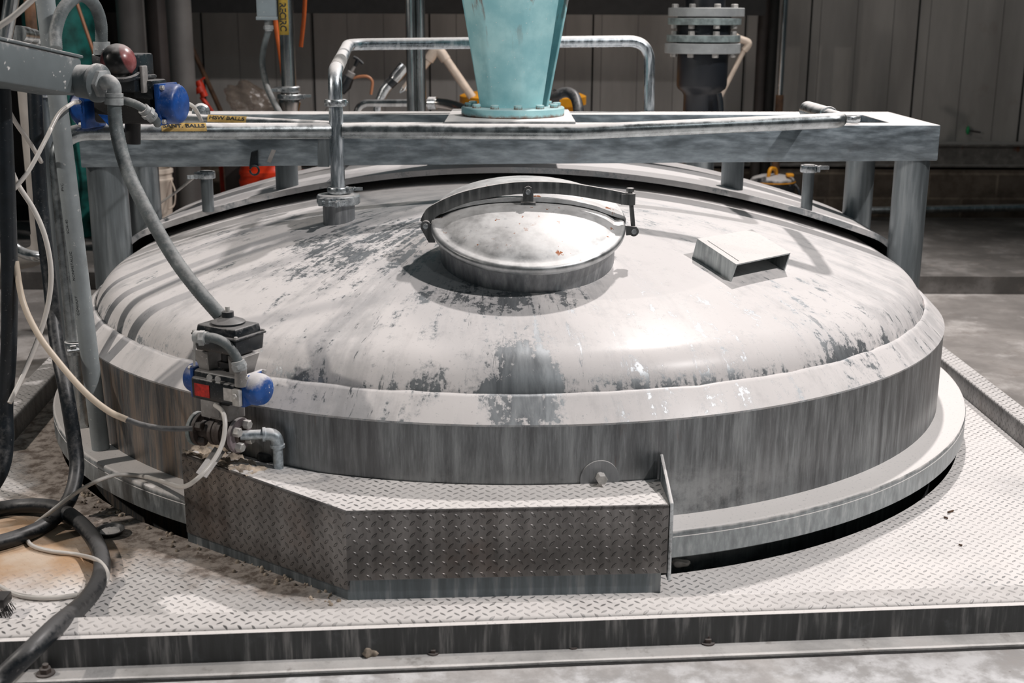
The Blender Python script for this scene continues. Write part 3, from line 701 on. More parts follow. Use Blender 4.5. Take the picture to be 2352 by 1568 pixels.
# small fittings on the face of the front beam
def yb(px, py): return P(px, py, y=0.05)
m = MB(); a, b = yb(627, 349), yb(619, 372); m.bar(a+Vector((0, -0.001, 0)), b+Vector((0, -0.001, 0)), 0.001, 0.013, (0, 1, 0)) if False else m.poly([yb(624, 343), yb(634, 345), yb(622, 374), yb(613, 371)], 0.0015, (0, -1, 0)); m.build('tag_plate', 'bracket', fb)
m = MB(); m.poly([yb(577, 350), yb(592, 345), yb(594, 383), yb(573, 383)], 0.004, (0, -1, 0)); m.torus(yb(586, 390)+Vector((0, -0.01, 0)), (0, 1, 0), 0.013, 0.003, pi*0.1, pi*1.9 if False else pi*2, 24, 8); m.build('hook', 'rubber_black', fb)
m = MB(); m.poly([yb(730, 316), yb(757, 318), yb(757, 383), yb(730, 383)], 0.002, (0, -1, 0)); m.build('patch_plate', 'leg_steel', fb)

# ------------------------------------------------------------------ mixer pedestal
MC = Vector((0.0, 0.28, zf(0)+0.010)); mix = thing('mixer_pedestal', MC, 'tapered teal painted steel mixer pedestal bolted on the beam frame', 'mixer')
mcx = P(1178, 268, y=0.28).x; MC.x = mcx
m = MB(); m.lathe([(0.0, 0.0), (0.152, 0.0), (0.156, 0.003), (0.156, 0.023), (0.153, 0.026), (0.0, 0.026)], MC, (0, 0, 1), 64); m.build('base_flange', 'teal_paint', mix, origin=MC)
bz = MC.z+0.026; tz = 1.45
angs = [200, 236, 282, 318, 327]; o_ = []
def ring_(R, z, cx=0, kx=1.0): return [Vector((MC.x+cx+kx*R*cos(radians(a)), MC.y+0.9*R*sin(radians(a)), z)) for a in angs]
k1 = ring_(0.104, bz); k2 = ring_(0.227, tz)
m = MB(); th = 0.007
def wallstrip(m, b, t, cx, cy):
    n = len(b); inner = lambda p: p+(Vector((cx, cy, p.z))-p).normalized()*th
    for i in range(n-1):
        B = [b[i], b[i+1], inner(b[i+1]), inner(b[i])]; T = [t[i], t[i+1], inner(t[i+1]), inner(t[i])]; m.hull8(B, T)
back = [3, 45, 90, 125, 160]
wallstrip(m, k1, k2, MC.x, MC.y)
bb = [Vector((MC.x+0.108*cos(radians(a)), MC.y+0.094*sin(radians(a)), bz)) for a in back]; bt = [Vector((MC.x+0.240*cos(radians(a)), MC.y+0.206*sin(radians(a)), tz)) for a in back]
wallstrip(m, bb, bt, MC.x, MC.y); bmesh.ops.remove_doubles(m.bm, verts=m.bm.verts, dist=1e-4)
co_ = m.build('column', 'teal_paint', mix, origin=MC, bevel=0.0015)
m = MB(); m.cyl((MC.x, MC.y, bz), (MC.x, MC.y, tz), 0.022, 20); m.build('drive_shaft', 'duct_dark', mix)
for i in range(12):
    a = 2*pi*(i+0.5)/12-0.15; c = MC+Vector((0.134*cos(a), 0.134*sin(a), 0.026)); m = MB(); m.hexa(c, (0, 0, 1), 0.0125, 0.0105); m.build('bolt', 'teal_paint', mix, origin=c)

# ------------------------------------------------------------------ drop pipe with cross-over (left, in front of the frame)
YN = -0.31
nb = hit(777, 512); nbx = P(778, 470, y=YN).x; nbz = zdome(nbx, YN)
noz = thing('spray_nozzle', (nbx, YN, nbz), 'short wide clamped nozzle on the tank top under the vertical pipe', 'nozzle')
z1 = zrow(nbx, YN-0.04, 462)
m = MB(); m.lathe([(0.0415, nbz-0.05), (0.0415, z1-0.012), (0.047, z1-0.006), (0.047, z1)], (nbx, YN, 0), (0, 0, 1), 40); m.build('neck', 'collar_steel', noz)
m = MB(); m.lathe([(0.0, z1+0.013), (0.040, z1+0.013), (0.048, z1+0.008), (0.048, z1)], (nbx, YN, 0), (0, 0, 1), 40); m.build('cap', 'plate_steel', noz)
clampset(noz, (nbx, YN, z1), (0, 0, 1), 0.0565, 0.024, wing=(-0.45, -1, 0))
drop = thing('drop_pipe', (nbx, YN, z1+0.013), 'vertical stainless pipe in front of the beam, bent back and across behind the mixer', 'pipe')
pts = [Vector((nbx, YN, z1+0.012)), Vector((nbx, YN, zrow(nbx, YN, 165))), P(803, 100, y=-0.12), P(900, 100, y=0.56) , P(1489, 94, y=0.60), None]
pt_e = P(1497, 240, y=0.60); pts[-1] = Vector((P(1497, 200, y=0.6).x, 0.60, 0.35))
pts[3] = P(860, 100, y=0.30)
path = fillet([pts[0], pts[1], pts[2]], [0.05], 8)
m = MB(); m.tube(fillet([pts[0], pts[1], P(800, 102, y=0.50), P(1492, 94, y=0.61), pts[-1]], [0.06, 0.07, 0.07], 10), 0.0182, 24); m.build('pipe', 'drop_steel', drop)
zc = zrow(nbx, YN, 436); clampset(drop, (nbx, YN, zc), (0, 0, 1), 0.029, 0.016, wing=(1, -0.2, 0)); zc = zrow(nbx, YN, 236); clampset(drop, (nbx, YN, zc), (0, 0, 1), 0.0285, 0.017, wing=(0.5, 1, 0))
pj = Vector((nbx, YN, zrow(nbx, YN, 165))); pk = P(800, 102, y=0.50); dk = (pk-pj).normalized()
m = MB(); m.cyl(pj+dk*0.08, pj+dk*0.30, 0.0188, 24); m.build('paper_label', 'label_white', drop)

# ------------------------------------------------------------------ horizontal steel pipes along the front beam
zA = zrow(nbx, YN, 300); BA = P(190, 978, z=0)
sup = thing('supply_pipe', (BA.x, BA.y, 0), 'stainless pipe rising from the tank foot and running right, labelled SANT. BALLS', 'pipe')
pa = [Vector((BA.x, BA.y, 0.0)), P(127, 303, y=BA.y+0.02), Vector((nbx-0.018, YN, zA))]
m = MB(); m.tube(fillet(pa, [0.075], 12), 0.0205, 28); m.build('pipe', 'pipe_steel', sup)
clampset(sup, (BA.x, BA.y, zrow(BA.x, BA.y, 797)), (0, 0, 1), 0.0275, 0.030, wing=(0.6, -1, 0))
pd = (pa[2]-pa[1]); pL = pd.length; pd.normalize()
def onA(px):
    best = None
    for i in range(400):
        c = pa[1]+pd*pL*i/399; v = c-CP; sx_ = W/2+FPX*v.dot(cr)/v.dot(cf)
        if best is None or abs(sx_-px) < best[0]: best = (abs(sx_-px), c)
    return best[1]
face = Vector((0, -0.8, 0.75))
a, b = onA(368), onA(472); lb = strip_on_pipe(a, b, 0.0212, 'pipe_label', 'label_yellow', sup, Vector((0, -0.75, 0.66)), 1.35)
nf = (Vector((0, -0.75, 0.66))-pd*pd.dot(Vector((0, -0.75, 0.66)))).normalized()
text_mesh('SANT. BALLS', 0.0150, 'lettering', 'ink', lb, (a+b)/2+nf*0.0216, pd, nf.cross(pd), wrap=0.0216, bold=0.0005, squash=1.18)
hsw = thing('wash_pipe', P(420, 272, y=0.02), 'thin stainless pipe behind the first one on the beam, labelled HSW BALLS', 'pipe')
a0, a1 = P(400, 272, y=0.02), P(757, 290, y=0.02)
m = MB(); m.cyl(a0, P(760, 290, y=0.02), 0.0150, 24); hp_ = m.build('pipe', 'pipe_steel', hsw)
hd = (a1-a0).normalized()
def onB(px): 
    t = (px-400)/(757-400); return a0.lerp(P(760, 290, y=0.02), t)
a, b = onB(478), onB(566); lb = strip_on_pipe(a, b, 0.0155, 'pipe_label', 'label_yellow', hsw, Vector((0, -0.80, 0.60)), 1.7)
nf = (Vector((0, -0.80, 0.60))-hd*hd.dot(Vector((0, -0.80, 0.60)))).normalized()
text_mesh('HSW BALLS', 0.0168, 'lettering', 'ink', lb, (a+b)/2+nf*0.0159, hd, nf.cross(hd), wrap=0.0159, bold=0.0005, squash=1.15)
m = MB(); m.lathe([(0.0, -0.02), (0.022, -0.02), (0.026, -0.012), (0.026, 0.004), (0.019, 0.012), (0.0, 0.014)], P(462, 258, y=0.10), (0.3, -1, 0.15), 24); m.build('end_plug', 'clamp_steel', hsw)
# right half of the front pipe
ret = thing('return_pipe', P(800, 302, y=YN), 'long dusty stainless pipe along the top of the front beam ending in an elbow', 'pipe')
r0 = Vector((nbx+0.016, YN, zA)); r1 = P(1934, 276, y=YN); r2 = P(1862, 254, y=0.0)
m = MB(); m.tube(fillet([r0, P(1325, 303, y=YN), r1, r2], [0.9, 0.03], 10), 0.0195, 28); m.build('pipe', 'pipe_steel', ret)
dd = (r2-r1).normalized(); clampset(ret, r1.lerp(r2, 0.42), dd, 0.0255, 0.014, wing=(0.4, 0, 1), ear=False)
clampset(ret, P(1952, 272, y=0.10), (0, 0, 1), 0.03, 0.016, wing=(-1, 0, 0), ear=False)
m = MB(); m.cyl(r1.lerp(r2, 0.42), r1.lerp(r2, 1.12), 0.0235, 24); m.build('socket', 'pipe_steel', ret)

# ------------------------------------------------------------------ posts and ferrule stubs standing on the tank
def stub(px, pybase, pytop, r, y, name, label, clamp=None, grp=None, mat='leg_steel'):
    c = P(px, pybase, y=y); zb = zdome(c.x, y, 0.043); zt = zrow(c.x, y, pytop)
    t = thing(name, (c.x, y, zb), label, 'post' if clamp is None else 'pipe stub')
    m = MB(); m.cyl((c.x, y, zb-0.004), (c.x, y, zt), r, 32); m.build('tube', mat, t)
    if clamp is not None: clampset(t, (c.x, y, zt-0.012), (0, 0, 1), r*1.5, 0.020, wing=clamp)
    return t
stub(660, 432, 350, 0.0335, 0.19, 'short_post', 'thick short steel post on the tank top below the beam, beside the red drum')
stub(1681, 426, 350, 0.0335, 0.23, 'short_post', 'thick short steel post on the tank top below the beam, left of the vacuum cleaner')
stub(479, 490, 392, 0.0175, 0.12, 'ferrule_stub', 'thin upright pipe stub with a clamp on the left shoulder of the tank', (-1, -0.3, 0))
stub(1852, 480, 378, 0.0170, 0.16, 'ferrule_stub', 'thin upright pipe stub with a winged clamp on the right shoulder of the tank', (1, -0.3, 0))

# ------------------------------------------------------------------ checker-plate step box at the tank foot
zt = 0.085; zb = -0.056
C1 = P(793, 1176, z=zt); C2 = P(1537, 1161, z=zt); C0 = P(417, 1042, z=0.101)
C1.z = C2.z = zt
sbx = thing('step_box', (0, -1.28, ZF), 'low angular checker-plate step box against the front of the tank', 'step box')
def inner_arc(r, a_from, a_to, n=28): return [Vector((r*cos(a_from+(a_to-a_from)*i/n), r*sin(a_from+(a_to-a_from)*i/n), zt+0.016*max(0, i/n-0.72)/0.28)) for i in range(n+1)]
aL = atan2(C0.y, C0.x); aR = atan2(-sqrt(1.203**2-0.318**2), 0.318)
arc = inner_arc(1.203, aR, aL); top = [C0, C1, C2]+arc
m = MB(); m.hull8([p-Vector((0, 0, 0.005)) for p in top], top); m.build('top_plate', 'checker_box_top', sbx)
def face_plate(a, b, z0, z1, t, name, mat):
    a = Vector(a); b = Vector(b); n = (b-a).cross(Vector((0, 0, 1))).normalized()
    m = MB(); m.hull8([Vector((a.x, a.y, z0)), Vector((b.x, b.y, z0)), Vector((b.x, b.y, z0))-n*t, Vector((a.x, a.y, z0))-n*t], [Vector((a.x, a.y, max(a.z, z1))), Vector((b.x, b.y, max(b.z, z1))), Vector((b.x, b.y, max(b.z, z1)))-n*t, Vector((a.x, a.y, max(a.z, z1)))-n*t])
    return m.build(name, mat, sbx)
face_plate(C1, C2, zb, zt+0.0005, 0.006, 'front_panel', 'checker_box_side')
face_plate(C0, C1, zb-0.02, zt+0.0005, 0.006, 'angled_panel', 'checker_box_side')
k1_, k2_, k0_ = [Vector((p.x, p.y, 0))+Vector((0, 0.006, 0)) for p in (C1, C2, C0)]
k2_.x -= 0.010
face_plate(k1_, k2_, -0.1, zb+0.004, 0.006, 'kick_strip', 'kick_steel'); face_plate(k0_, k1_, -0.1, zb-0.01, 0.006, 'kick_strip', 'kick_steel')
rim = Vector((1.2*cos(aL), 1.2*sin(aL), 0.101)); face_plate(rim, C0, zb, zt+0.0005, 0.006, 'end_panel', 'checker_box_side')
q0 = Vector((0.306, -1.165, 0)); q1 = C2+Vector((0.002, 0, 0))
m = MB(); zq = zrow(q0.x, q0.y, 1046)
m.poly([Vector((q1.x, q1.y, -0.07)), Vector((q0.x, q0.y, -0.07)), Vector((q0.x, q0.y, zq)), Vector((q1.x, q1.y, zt+0.004))], 0.006, (1, 0.1, 0)); m.build('end_gusset', 'kick_steel', sbx)
m = MB(); m.tube([Vector((q0.x+0.003, q0.y, zq)), Vector((q1.x+0.003, q1.y, zt+0.004)), Vector((q1.x+0.003, q1.y, -0.07))], 0.004, 8); m.build('weld_edge', 'clamp_steel', sbx)
m = MB(); random.seed(11)
from mathutils import noise as NZ
GU, GV = 70, 26; gr = []
eu = (C1-C0); ev = Vector((0.26, 1, 0)).normalized()
for iu in range(GU+1):
    row = []
    for iv in range(GV+1):
        u = iu/GU; v = iv/GV; p = C0+eu*(0.005+u*0.46)+ev*(0.002+v*(0.085-0.02*u))
        p.z = C0.z+(C1.z-C0.z)*(0.005+u*0.46)
        h = NZ.fractal(Vector((p.x*38, p.y*38, 3.1)), 0.8, 2.2, 5)*0.012+0.004-0.012*max(0, u-0.45)
        h *= min(1, 6*(1-u))
        row.append(m.bm.verts.new(p+Vector((0, 0, max(h, -0.002)))))
    gr.append(row)
for iu in range(GU):
    for iv in range(GV): m.bm.faces.new((gr[iu][iv], gr[iu+1][iv], gr[iu+1][iv+1], gr[iu][iv+1]))
tag(m.build('powder_crust', 'crust', None, ang=60), 'lumpy tan crust of dried spill on the left end of the step box', 'crust', kind='stuff')
# hex fitting with welded half-moon pad on the shell
pp = P(1375, 1088, y=-1.178); fit = thing('drain_plug', pp, 'hex plug in a half round pad low on the tank shell behind the step box', 'plug')
m = MB(); pn = Vector((pp.x, pp.y, 0)).normalized(); m.lathe([(0.0, 0.003), (0.040, 0.003), (0.041, -0.004)], Vector((1.2*pn.x, 1.2*pn.y, pp.z-0.008)), pn, 36); m.build('pad', 'collar_steel', fit)
m = MB(); b0 = Vector((1.2*pn.x, 1.2*pn.y, pp.z)); m.cyl(b0, b0+pn*0.024, 0.0085, 16); m.hexa(b0+pn*0.012, pn, 0.0115, 0.014); m.build('hex_head', 'zinc', fit)

# ------------------------------------------------------------------ floor plate, kerbs, floors
def sl(x): return -1.462+0.085*x     # inner line of the front kerb
FL = []
def with_hole(m, z, outer, rhole):
    """flat sheet from a stadium hole to an outer rectangle-like polygon, by casting each hole point outwards"""
    hole = outline(rhole); n = len(hole); cx, cy = 0.0, L/2
    def cast(x, y):
        dx, dy = x-cx, y-cy; best = 1e9
        for i in range(len(outer)):
            (ax, ay), (bx, by) = outer[i], outer[(i+1) % len(outer)]; ex, ey = bx-ax, by-ay; D = dx*ey-dy*ex
            if abs(D) < 1e-9: continue
            t = ((ax-cx)*ey-(ay-cy)*ex)/D; u = ((ax-cx)*dy-(ay-cy)*dx)/D
            if t > 0 and -1e-6 <= u <= 1+1e-6: best = min(best, t)
        return (cx+dx*best, cy+dy*best)
    h = [m.bm.verts.new((x, y, z)) for x, y in hole]; o = [m.bm.verts.new((*cast(x, y), z)) for x, y in hole]; hd_ = [m.bm.verts.new((x, y, z-0.10)) for x, y in hole]
    for i in range(n):
        k = (i+1) % n; m.bm.faces.new((h[i], h[k], o[k], o[i])); m.bm.faces.new((h[i], h[k], hd_[k], hd_[i]))
KX0, KX1, KY1 = -1.345, 1.352, 1.95
out4 = [(KX0-0.02, -2.6), (KX1+0.02, -2.6), (KX1+0.02, KY1+0.01), (KX0-0.02, KY1+0.01)]
outp = [(KX0-0.01, sl(KX0)-0.02), (KX1+0.01, sl(KX1)-0.02), (KX1+0.01, KY1+0.01), (KX0-0.01, KY1+0.01)]
m = MB(); with_hole(m, -0.1, outp, 1.262); struct(m.build('floor_plate', 'checker_dusty'), 'powder covered checker-plate floor around the tank foot')
m = MB(); m.box((0, 0.3, -0.42), (3.4, 4.2, 0.04)); m.box((-1.5, 0.3, -0.27), (0.3, 4.2, 0.28)); m.box((1.5, 0.3, -0.27), (0.3, 4.2, 0.28)); struct(m.build('trim_4', 'pit_dark'))
m = MB(); big = [(-7, -4.6), (7, -4.6), (7, 3.6), (-7, 3.6)]
def quad(m, x0, y0, x1, y1, z):
    v = [m.bm.verts.new(p) for p in ((x0, y0, z), (x1, y0, z), (x1, y1, z), (x0, y1, z))]; m.bm.faces.new(v)
quad(m, -7, -4.6, 7, -1.36, ZF); quad(m, -7, -1.36, -1.38, 3.6, ZF); quad(m, 1.38, -1.36, 7, 3.6, ZF); quad(m, -1.38, 1.9, 1.38, 3.6, ZF)
fl = struct(m.build('floor', 'concrete'))
zk = -0.040
def kerb(name, a, b, width, side, mat='checker_kerb'):
    """folded checker-plate kerb: a->b is the inner foot line, side = direction outwards"""
    a = Vector((*a, 0)); b = Vector((*b, 0)); s = Vector((*side, 0))*width; m = MB()
    m.hull8([a+Vector((0, 0, -0.11)), b+Vector((0, 0, -0.11)), b+s+Vector((0, 0, -0.11)), a+s+Vector((0, 0, -0.11))], [a+Vector((0, 0, zk)), b+Vector((0, 0, zk)), b+s+Vector((0, 0, zk)), a+s+Vector((0, 0, zk))])
    return m.build(name, mat, None, bevel=0.008, bseg=3)
struct(kerb('trim_1', (KX0, sl(KX0)), (KX1, sl(KX1)), 0.066, (0.085, -1)))
struct(kerb('trim_2', (1.350, KY1), (1.360, sl(1.36)-0.07), 0.062, (1, 0)))
struct(kerb('trim_3', (-1.37, 0.2), (-1.300, -0.52), 0.070, (-1, 0)))
struct(kerb('trim_5', (-1.3705, KY1), (-1.3705, 0.21), 0.070, (-1, 0)))
# dark channel in front of the kerb, flat strip at its foot
def fr(x, off): return (x-0.074*off*0+0.0, sl(x)-off)
def slab(name, x0, x1, o0, o1, z0, z1, mat, bev=0.0, wob=0.0):
    m = MB(); n = 40
    for i in range(n):
        xa, xb = x0+(x1-x0)*i/n, x0+(x1-x0)*(i+1)/n
    B = []; T = []
    rows = []
    for i in range(n+1):
        x = x0+(x1-x0)*i/n; w = wob*random.uniform(-1, 1)
        rows.append([m.bm.verts.new((x, sl(x)-o0, z0)), m.bm.verts.new((x, sl(x)-o1+w, z0)), m.bm.verts.new((x, sl(x)-o1+w, z1)), m.bm.verts.new((x, sl(x)-o0, z1))])
    for a, b in zip(rows, rows[1:]):
        for j in range(4): k = (j+1) % 4; m.bm.faces.new((a[j], a[k], b[k], b[j]))
    m.bm.faces.new(rows[0]); m.bm.faces.new(rows[-1][::-1])
    return m.build(name, mat, None)
struct(slab('trim_6', -1.9, 1.9, 0.064, 0.078, -0.11, -0.0445, 'channel_steel'))
struct(slab('trim_7', -1.9, 1.9, 0.076, 0.122, -0.11, -0.099, 'strip_concrete', wob=0.0015))
struct(slab('trim_8', -1.9, 1.9, 0.121, 0.128, -0.11, -0.1035, 'gasket'))
for px, py, s in ((105, 1543, 1.15), (995, 1496, 0.75), (1315, 1480, 0.9), (1625, 1472, 0.95)):
    c = P(px, py+4, z=-0.099); nm = {105: 'large rusty hex anchor bolt at the left end of the floor strip', 995: 'small crusted anchor bolt below the front left half of the step box', 1315: 'dirty anchor bolt below the front right half of the step box', 1625: 'dirty anchor bolt right of the step box with a scrap of wire'}[px]
    t = thing('anchor_bolt', c, nm, 'bolt', 'anchor bolts in the floor strip')
    m = MB(); m.lathe([(0.014*s, 0), (0.0135*s, 0.0025), (0.006*s, 0.003)], c, (0, 0, 1), 20); m.build('washer', 'rusty_flange', t)
    m = MB(); m.hexa(c+Vector((0, 0, 0.002)), (0, 0, 1), 0.0088*s, 0.008*s); m.cyl(c+Vector((0, 0, 0.002)), c+Vector((0.001, 0, 0.016*s)), 0.0045*s, 12); m.build('nut', 'rusty_flange', t)
def rock(px, py, z, r, label, mat='crust', sc=(1.2, 1, 0.8), sd=1):
    random.seed(sd); c = P(px, py, z=z)+Vector((0, 0, r*0.45)); m = MB(); bmesh.ops.create_icosphere(m.bm, subdivisions=3, radius=1)
    for v in m.bm.verts: k = 1+0.16*sin(v.co.x*5+sd)+0.13*sin(v.co.y*7+2*sd)+random.uniform(-0.05, 0.05); v.co = Vector((v.co.x*sc[0], v.co.y*sc[1], v.co.z*sc[2]))*r*k+c
    tag(m.build('crumb', mat, None, ang=60), label, 'lump')
rock(847, 1504, -0.099, 0.013, 'tan lump on the floor strip left of the small anchor bolt', sd=2)
rock(1561, 1298, -0.1, 0.011, 'pale lump in the gap at the right end of the step box', 'caulk', (1.7, 1, 0.7), 3)
rock(2183, 1447, -0.099, 0.007, 'brown pebble at the foot of the dark channel, far right', 'rust_brown', (0.9, 1, 1.4), 5)

# slab behind, back wall, channel and block wall
m = MB(); m.box((4.15, 2.55, -0.085), (5.5, 2.186, 0.106)); m.box((-4.15, 2.55, -0.085), (5.5, 2.186, 0.106)); m.box((0, 2.85, -0.085), (2.8, 1.6, 0.106)); struct(m.build('trim_9', 'slab_concrete'))
WY = 3.15
m = MB(); m.box((0, WY+0.05, 1.0), (20, 0.1, 2.8)); struct(m.build('wall_back', 'panel_wall'))
xs = [-3.9, -3.3, -2.75, -2.2, -1.62, -1.04, -0.43, 0.425, 1.0, 1.22, 1.56, 2.12, 2.70, 3.3]
m = MB()
for i, x in enumerate(xs): m.box((x, WY-0.0005, 1.35), (0.009, 0.004, 2.0))
struct(m.build('trim_10', 'gasket'))
m = MB()
for i in range(40): m.box((-3.9+i*0.19, WY-0.0004, 1.35), (0.0025, 0.0015, 2.0))
struct(m.build('trim_11', 'duct_grey'))
m = MB(); m.box((0, WY-0.075, 0.09), (14, 0.15, 0.26)); struct(m.build('trim_12', 'block_wall'))
m = MB(); m.box((0, WY-0.055, 0.295), (14, 0.11, 0.118)); m.box((0, WY-0.075, 0.350), (14, 0.15, 0.010)); m.box((0, WY-0.075, 0.240), (14, 0.15, 0.010)); struct(m.build('trim_13', 'rusty_channel'))
hz = P(1000, 32, y=2.64).z; hx1 = P(1752, 30, y=2.64).x; m = MB(); m.box((hx1-3.0, 2.655, hz+0.15), (6.0, 0.16, 0.30)); tag(m.build('shade_beam', 'near_black'), 'dark horizontal beam added to shade the top of the back wall', 'beam')  # added beam: makes the dark band and shade along the wall top
m = MB(); m.cyl(P(1990, 483, y=2.90), P(2480, 474, y=2.90), 0.019, 20); tag(m.build('floor_pipe', 'clean_steel'), 'loose steel pipe lying along the foot of the block wall', 'pipe')
# green valve on the wall
c = P(2223, 299, y=WY-0.02); t = thing('wall_valve', c, 'small green handled valve low on the right of the back wall', 'valve')
m = MB(); m.ball(c, 0.012, (0.8, 1, 1.9), 16, 10); m.build('handle', 'green', t); m = MB(); m.cyl(c, P(2252, 304, y=WY-0.02), 0.004, 10); m.build('stem', 'duct_dark', t)

# ------------------------------------------------------------------ left cluster: conduit, junction box, hoses
def hose(name, pts, r, mat, label, cat, n=10, seg=14, group=None, ribs=0.0):
    sp = spline(pts, n); rs = r
    if ribs:
        L_ = [0.0]
        for a, b in zip(sp, sp[1:]): L_.append(L_[-1]+(b-a).length)
        N = int(L_[-1]/ribs*2); out = []; rs = []; j = 0
        for i in range(N+1):
            d = L_[-1]*i/N
            while j < len(L_)-2 and L_[j+1] < d: j += 1
            t = (d-L_[j])/max(L_[j+1]-L_[j], 1e-9); out.append(sp[j].lerp(sp[j+1], t)); rs.append(r*(1.0 if i % 2 else 0.96))
        sp = out
    m = MB(); m.tube(sp, rs, seg); o = m.build(name, mat, None, ang=60)
    return tag(o, label, cat, group)
cb = P(232, 1030, z=0.0)
con = thing('conduit_pipe', cb, 'grey plastic conduit standing on the tank foot ring at the left, print along it', 'conduit')
ctop = P(104, 0, y=cb.y+0.03); m = MB(); m.cyl(cb, cb+(ctop-cb)*1.25, 0.0205, 28); cdir = (ctop-cb).normalized(); cpipe = m.build('pipe', 'pvc_grey', con)
nf = Vector((-0.35, -1, 0.0)).normalized()
for body, py in (('SCH-40', 520), ('NONMETALLIC', 610), ('CONDUIT', 700), ('PVC', 430)):
    zc = zrow(cb.x, cb.y, py); o_ = cb+cdir*(zc/cdir.z)+nf*0.0208
    text_mesh(body, 0.0095, 'print', 'ink', cpipe, o_, cdir, nf.cross(cdir), wrap=0.0208, spacing=1.05)
# second steel pipe beside the supply pipe
c2 = P(150, 800, y=-0.45); t2 = P(96, 215, y=-0.45)
sp2 = thing('riser_pipe', (c2.x, -0.45, 0.0), 'brown stained steel riser pipe with a top clamp, left of the supply pipe', 'pipe')
m = MB(); m.tube([Vector((P(178, 950, y=-0.45).x, -0.45, 0.0)), t2], 0.0185, 24); m.build('pipe', 'leg_steel', sp2); clampset(sp2, t2, (0, 0, 1), 0.026, 0.016, wing=(1, -0.3, 0))
# junction box
jb0, jb1 = P(-60, 143, y=-1.30), P(196, 176, y=-0.86); jb0.z = jb1.z = (P(196, 176, y=-0.86).z); 
jx = P(193, 176, y=-0.86).x; jz = P(193, 176, y=-0.86).z; hgt = 0.041
jx0 = P(-60, 140, y=-1.30).x
jb = thing('junction_box', (jx-0.03, -1.0, jz), 'long pale grey metal junction box entering from the left edge', 'junction box')
hgt = 0.0385; A_ = P(191, 177, y=-0.86); B_ = P(-70, 127, y=-1.28); w_ = Vector((-0.10, 0.012, 0))
m = MB(); m.hull8([B_-Vector((0, 0, hgt)), A_-Vector((0, 0, hgt)), A_+w_-Vector((0, 0, hgt)), B_+w_-Vector((0, 0, hgt))], [B_+Vector((0, 0, hgt)), A_+Vector((0, 0, hgt)), A_+w_+Vector((0, 0, hgt)), B_+w_+Vector((0, 0, hgt))])
m.build('body', 'box_grey', jb, bevel=0.006)
m = MB(); e_ = Vector((0.003, 0.004, 0)); m.hull8([B_+e_+Vector((0, 0, hgt)), A_+e_+Vector((0, 0, hgt)), A_+w_+Vector((-0.003, 0.004, hgt)), B_+w_+Vector((-0.003, 0, hgt))], [B_+e_+Vector((0, 0, hgt+0.006)), A_+e_+Vector((0, 0, hgt+0.006)), A_+w_+Vector((-0.003, 0.004, hgt+0.006)), B_+w_+Vector((-0.003, 0, hgt+0.006))])
m.build('lid', 'box_grey', jb, bevel=0.002)
h0 = P(192, 187, y=-0.88); h1 = P(236, 192, y=-0.90); ha = (h1-h0).normalized()
m = MB(); m.lathe([(0.0, -0.01), (0.034, -0.01), (0.036, 0.03), (0.040, 0.034), (0.040, 0.042), (0.034, 0.046), (0.0, 0.047)], h0, ha, 36); m.build('hub', 'box_grey', jb)
m = MB(); m.hexa(h0+ha*0.046, ha, 0.030, 0.010); m.build('lock_nut', 'cast_grey', jb)
el = [h0+ha*0.05, P(250, 187, y=-0.92), P(262, 200, y=-0.92), P(262, 222, y=-0.92)]
m = MB(); m.tube(spline(el, 6), [0.013]*2+[0.0145]*17, 20) if False else m.tube(spline(el, 6), 0.0145, 20); m.build('elbow', 'cast_grey', jb)
g0 = P(262, 214, y=-0.92); g1 = P(262, 240, y=-0.92)
m = MB(); m.cyl(g0, g0.lerp(g1, 0.3), 0.0185, 24); m.cyl(g0.lerp(g1, 0.3), g0.lerp(g1, 0.45), 0.017, 24); m.cyl(g0.lerp(g1, 0.45), g1, 0.019, 24); m.build('gland', 'cast_grey', jb)
hose('flex_conduit', [P(262, 236, y=-0.92), P(268, 300, y=-0.93), P(292, 390, y=-0.96), P(335, 480, y=-1.0), P(395, 585, y=-1.04), P(450, 660, y=-1.08), P(508, 727, y=-1.10)], 0.0145, 'flex_grey', 'grey flexible conduit sweeping from the junction box down to the front valve actuator', 'conduit', 12, 18, ribs=0.006)
wr = thing('cut_wires', P(515, 735, y=-1.1), 'short bare wires at the lower end of the flexible conduit', 'wires')
for k, (dx, mt) in enumerate(((-4, 'rubber_black'), (3, 'tube_cream'), (0, 'rubber_black'))):
    m = MB(); m.tube(spline([P(504+dx, 722, y=-1.10), P(513+dx, 730, y=-1.11), P(521+dx/2, 737-k*2, y=-1.11)], 5), 0.0028, 8); m.build('wire', mt, wr)
hose('flex_loop', [P(128, 112, y=-0.86), P(128, 70, y=-0.84), P(146, 20, y=-0.82), P(182, -10, y=-0.78), P(214, 8, y=-0.72), P(231, 50, y=-0.68), P(233, 100, y=-0.66)], 0.0138, 'flex_grey', 'grey flexible conduit looping from the junction box over to the upper valve actuator', 'conduit', 12, 18, ribs=0.005)

# ------------------------------------------------------------------ valve actuators
def tub(m, a, b, r, seg=24): return m.cyl(a, b, r, seg)
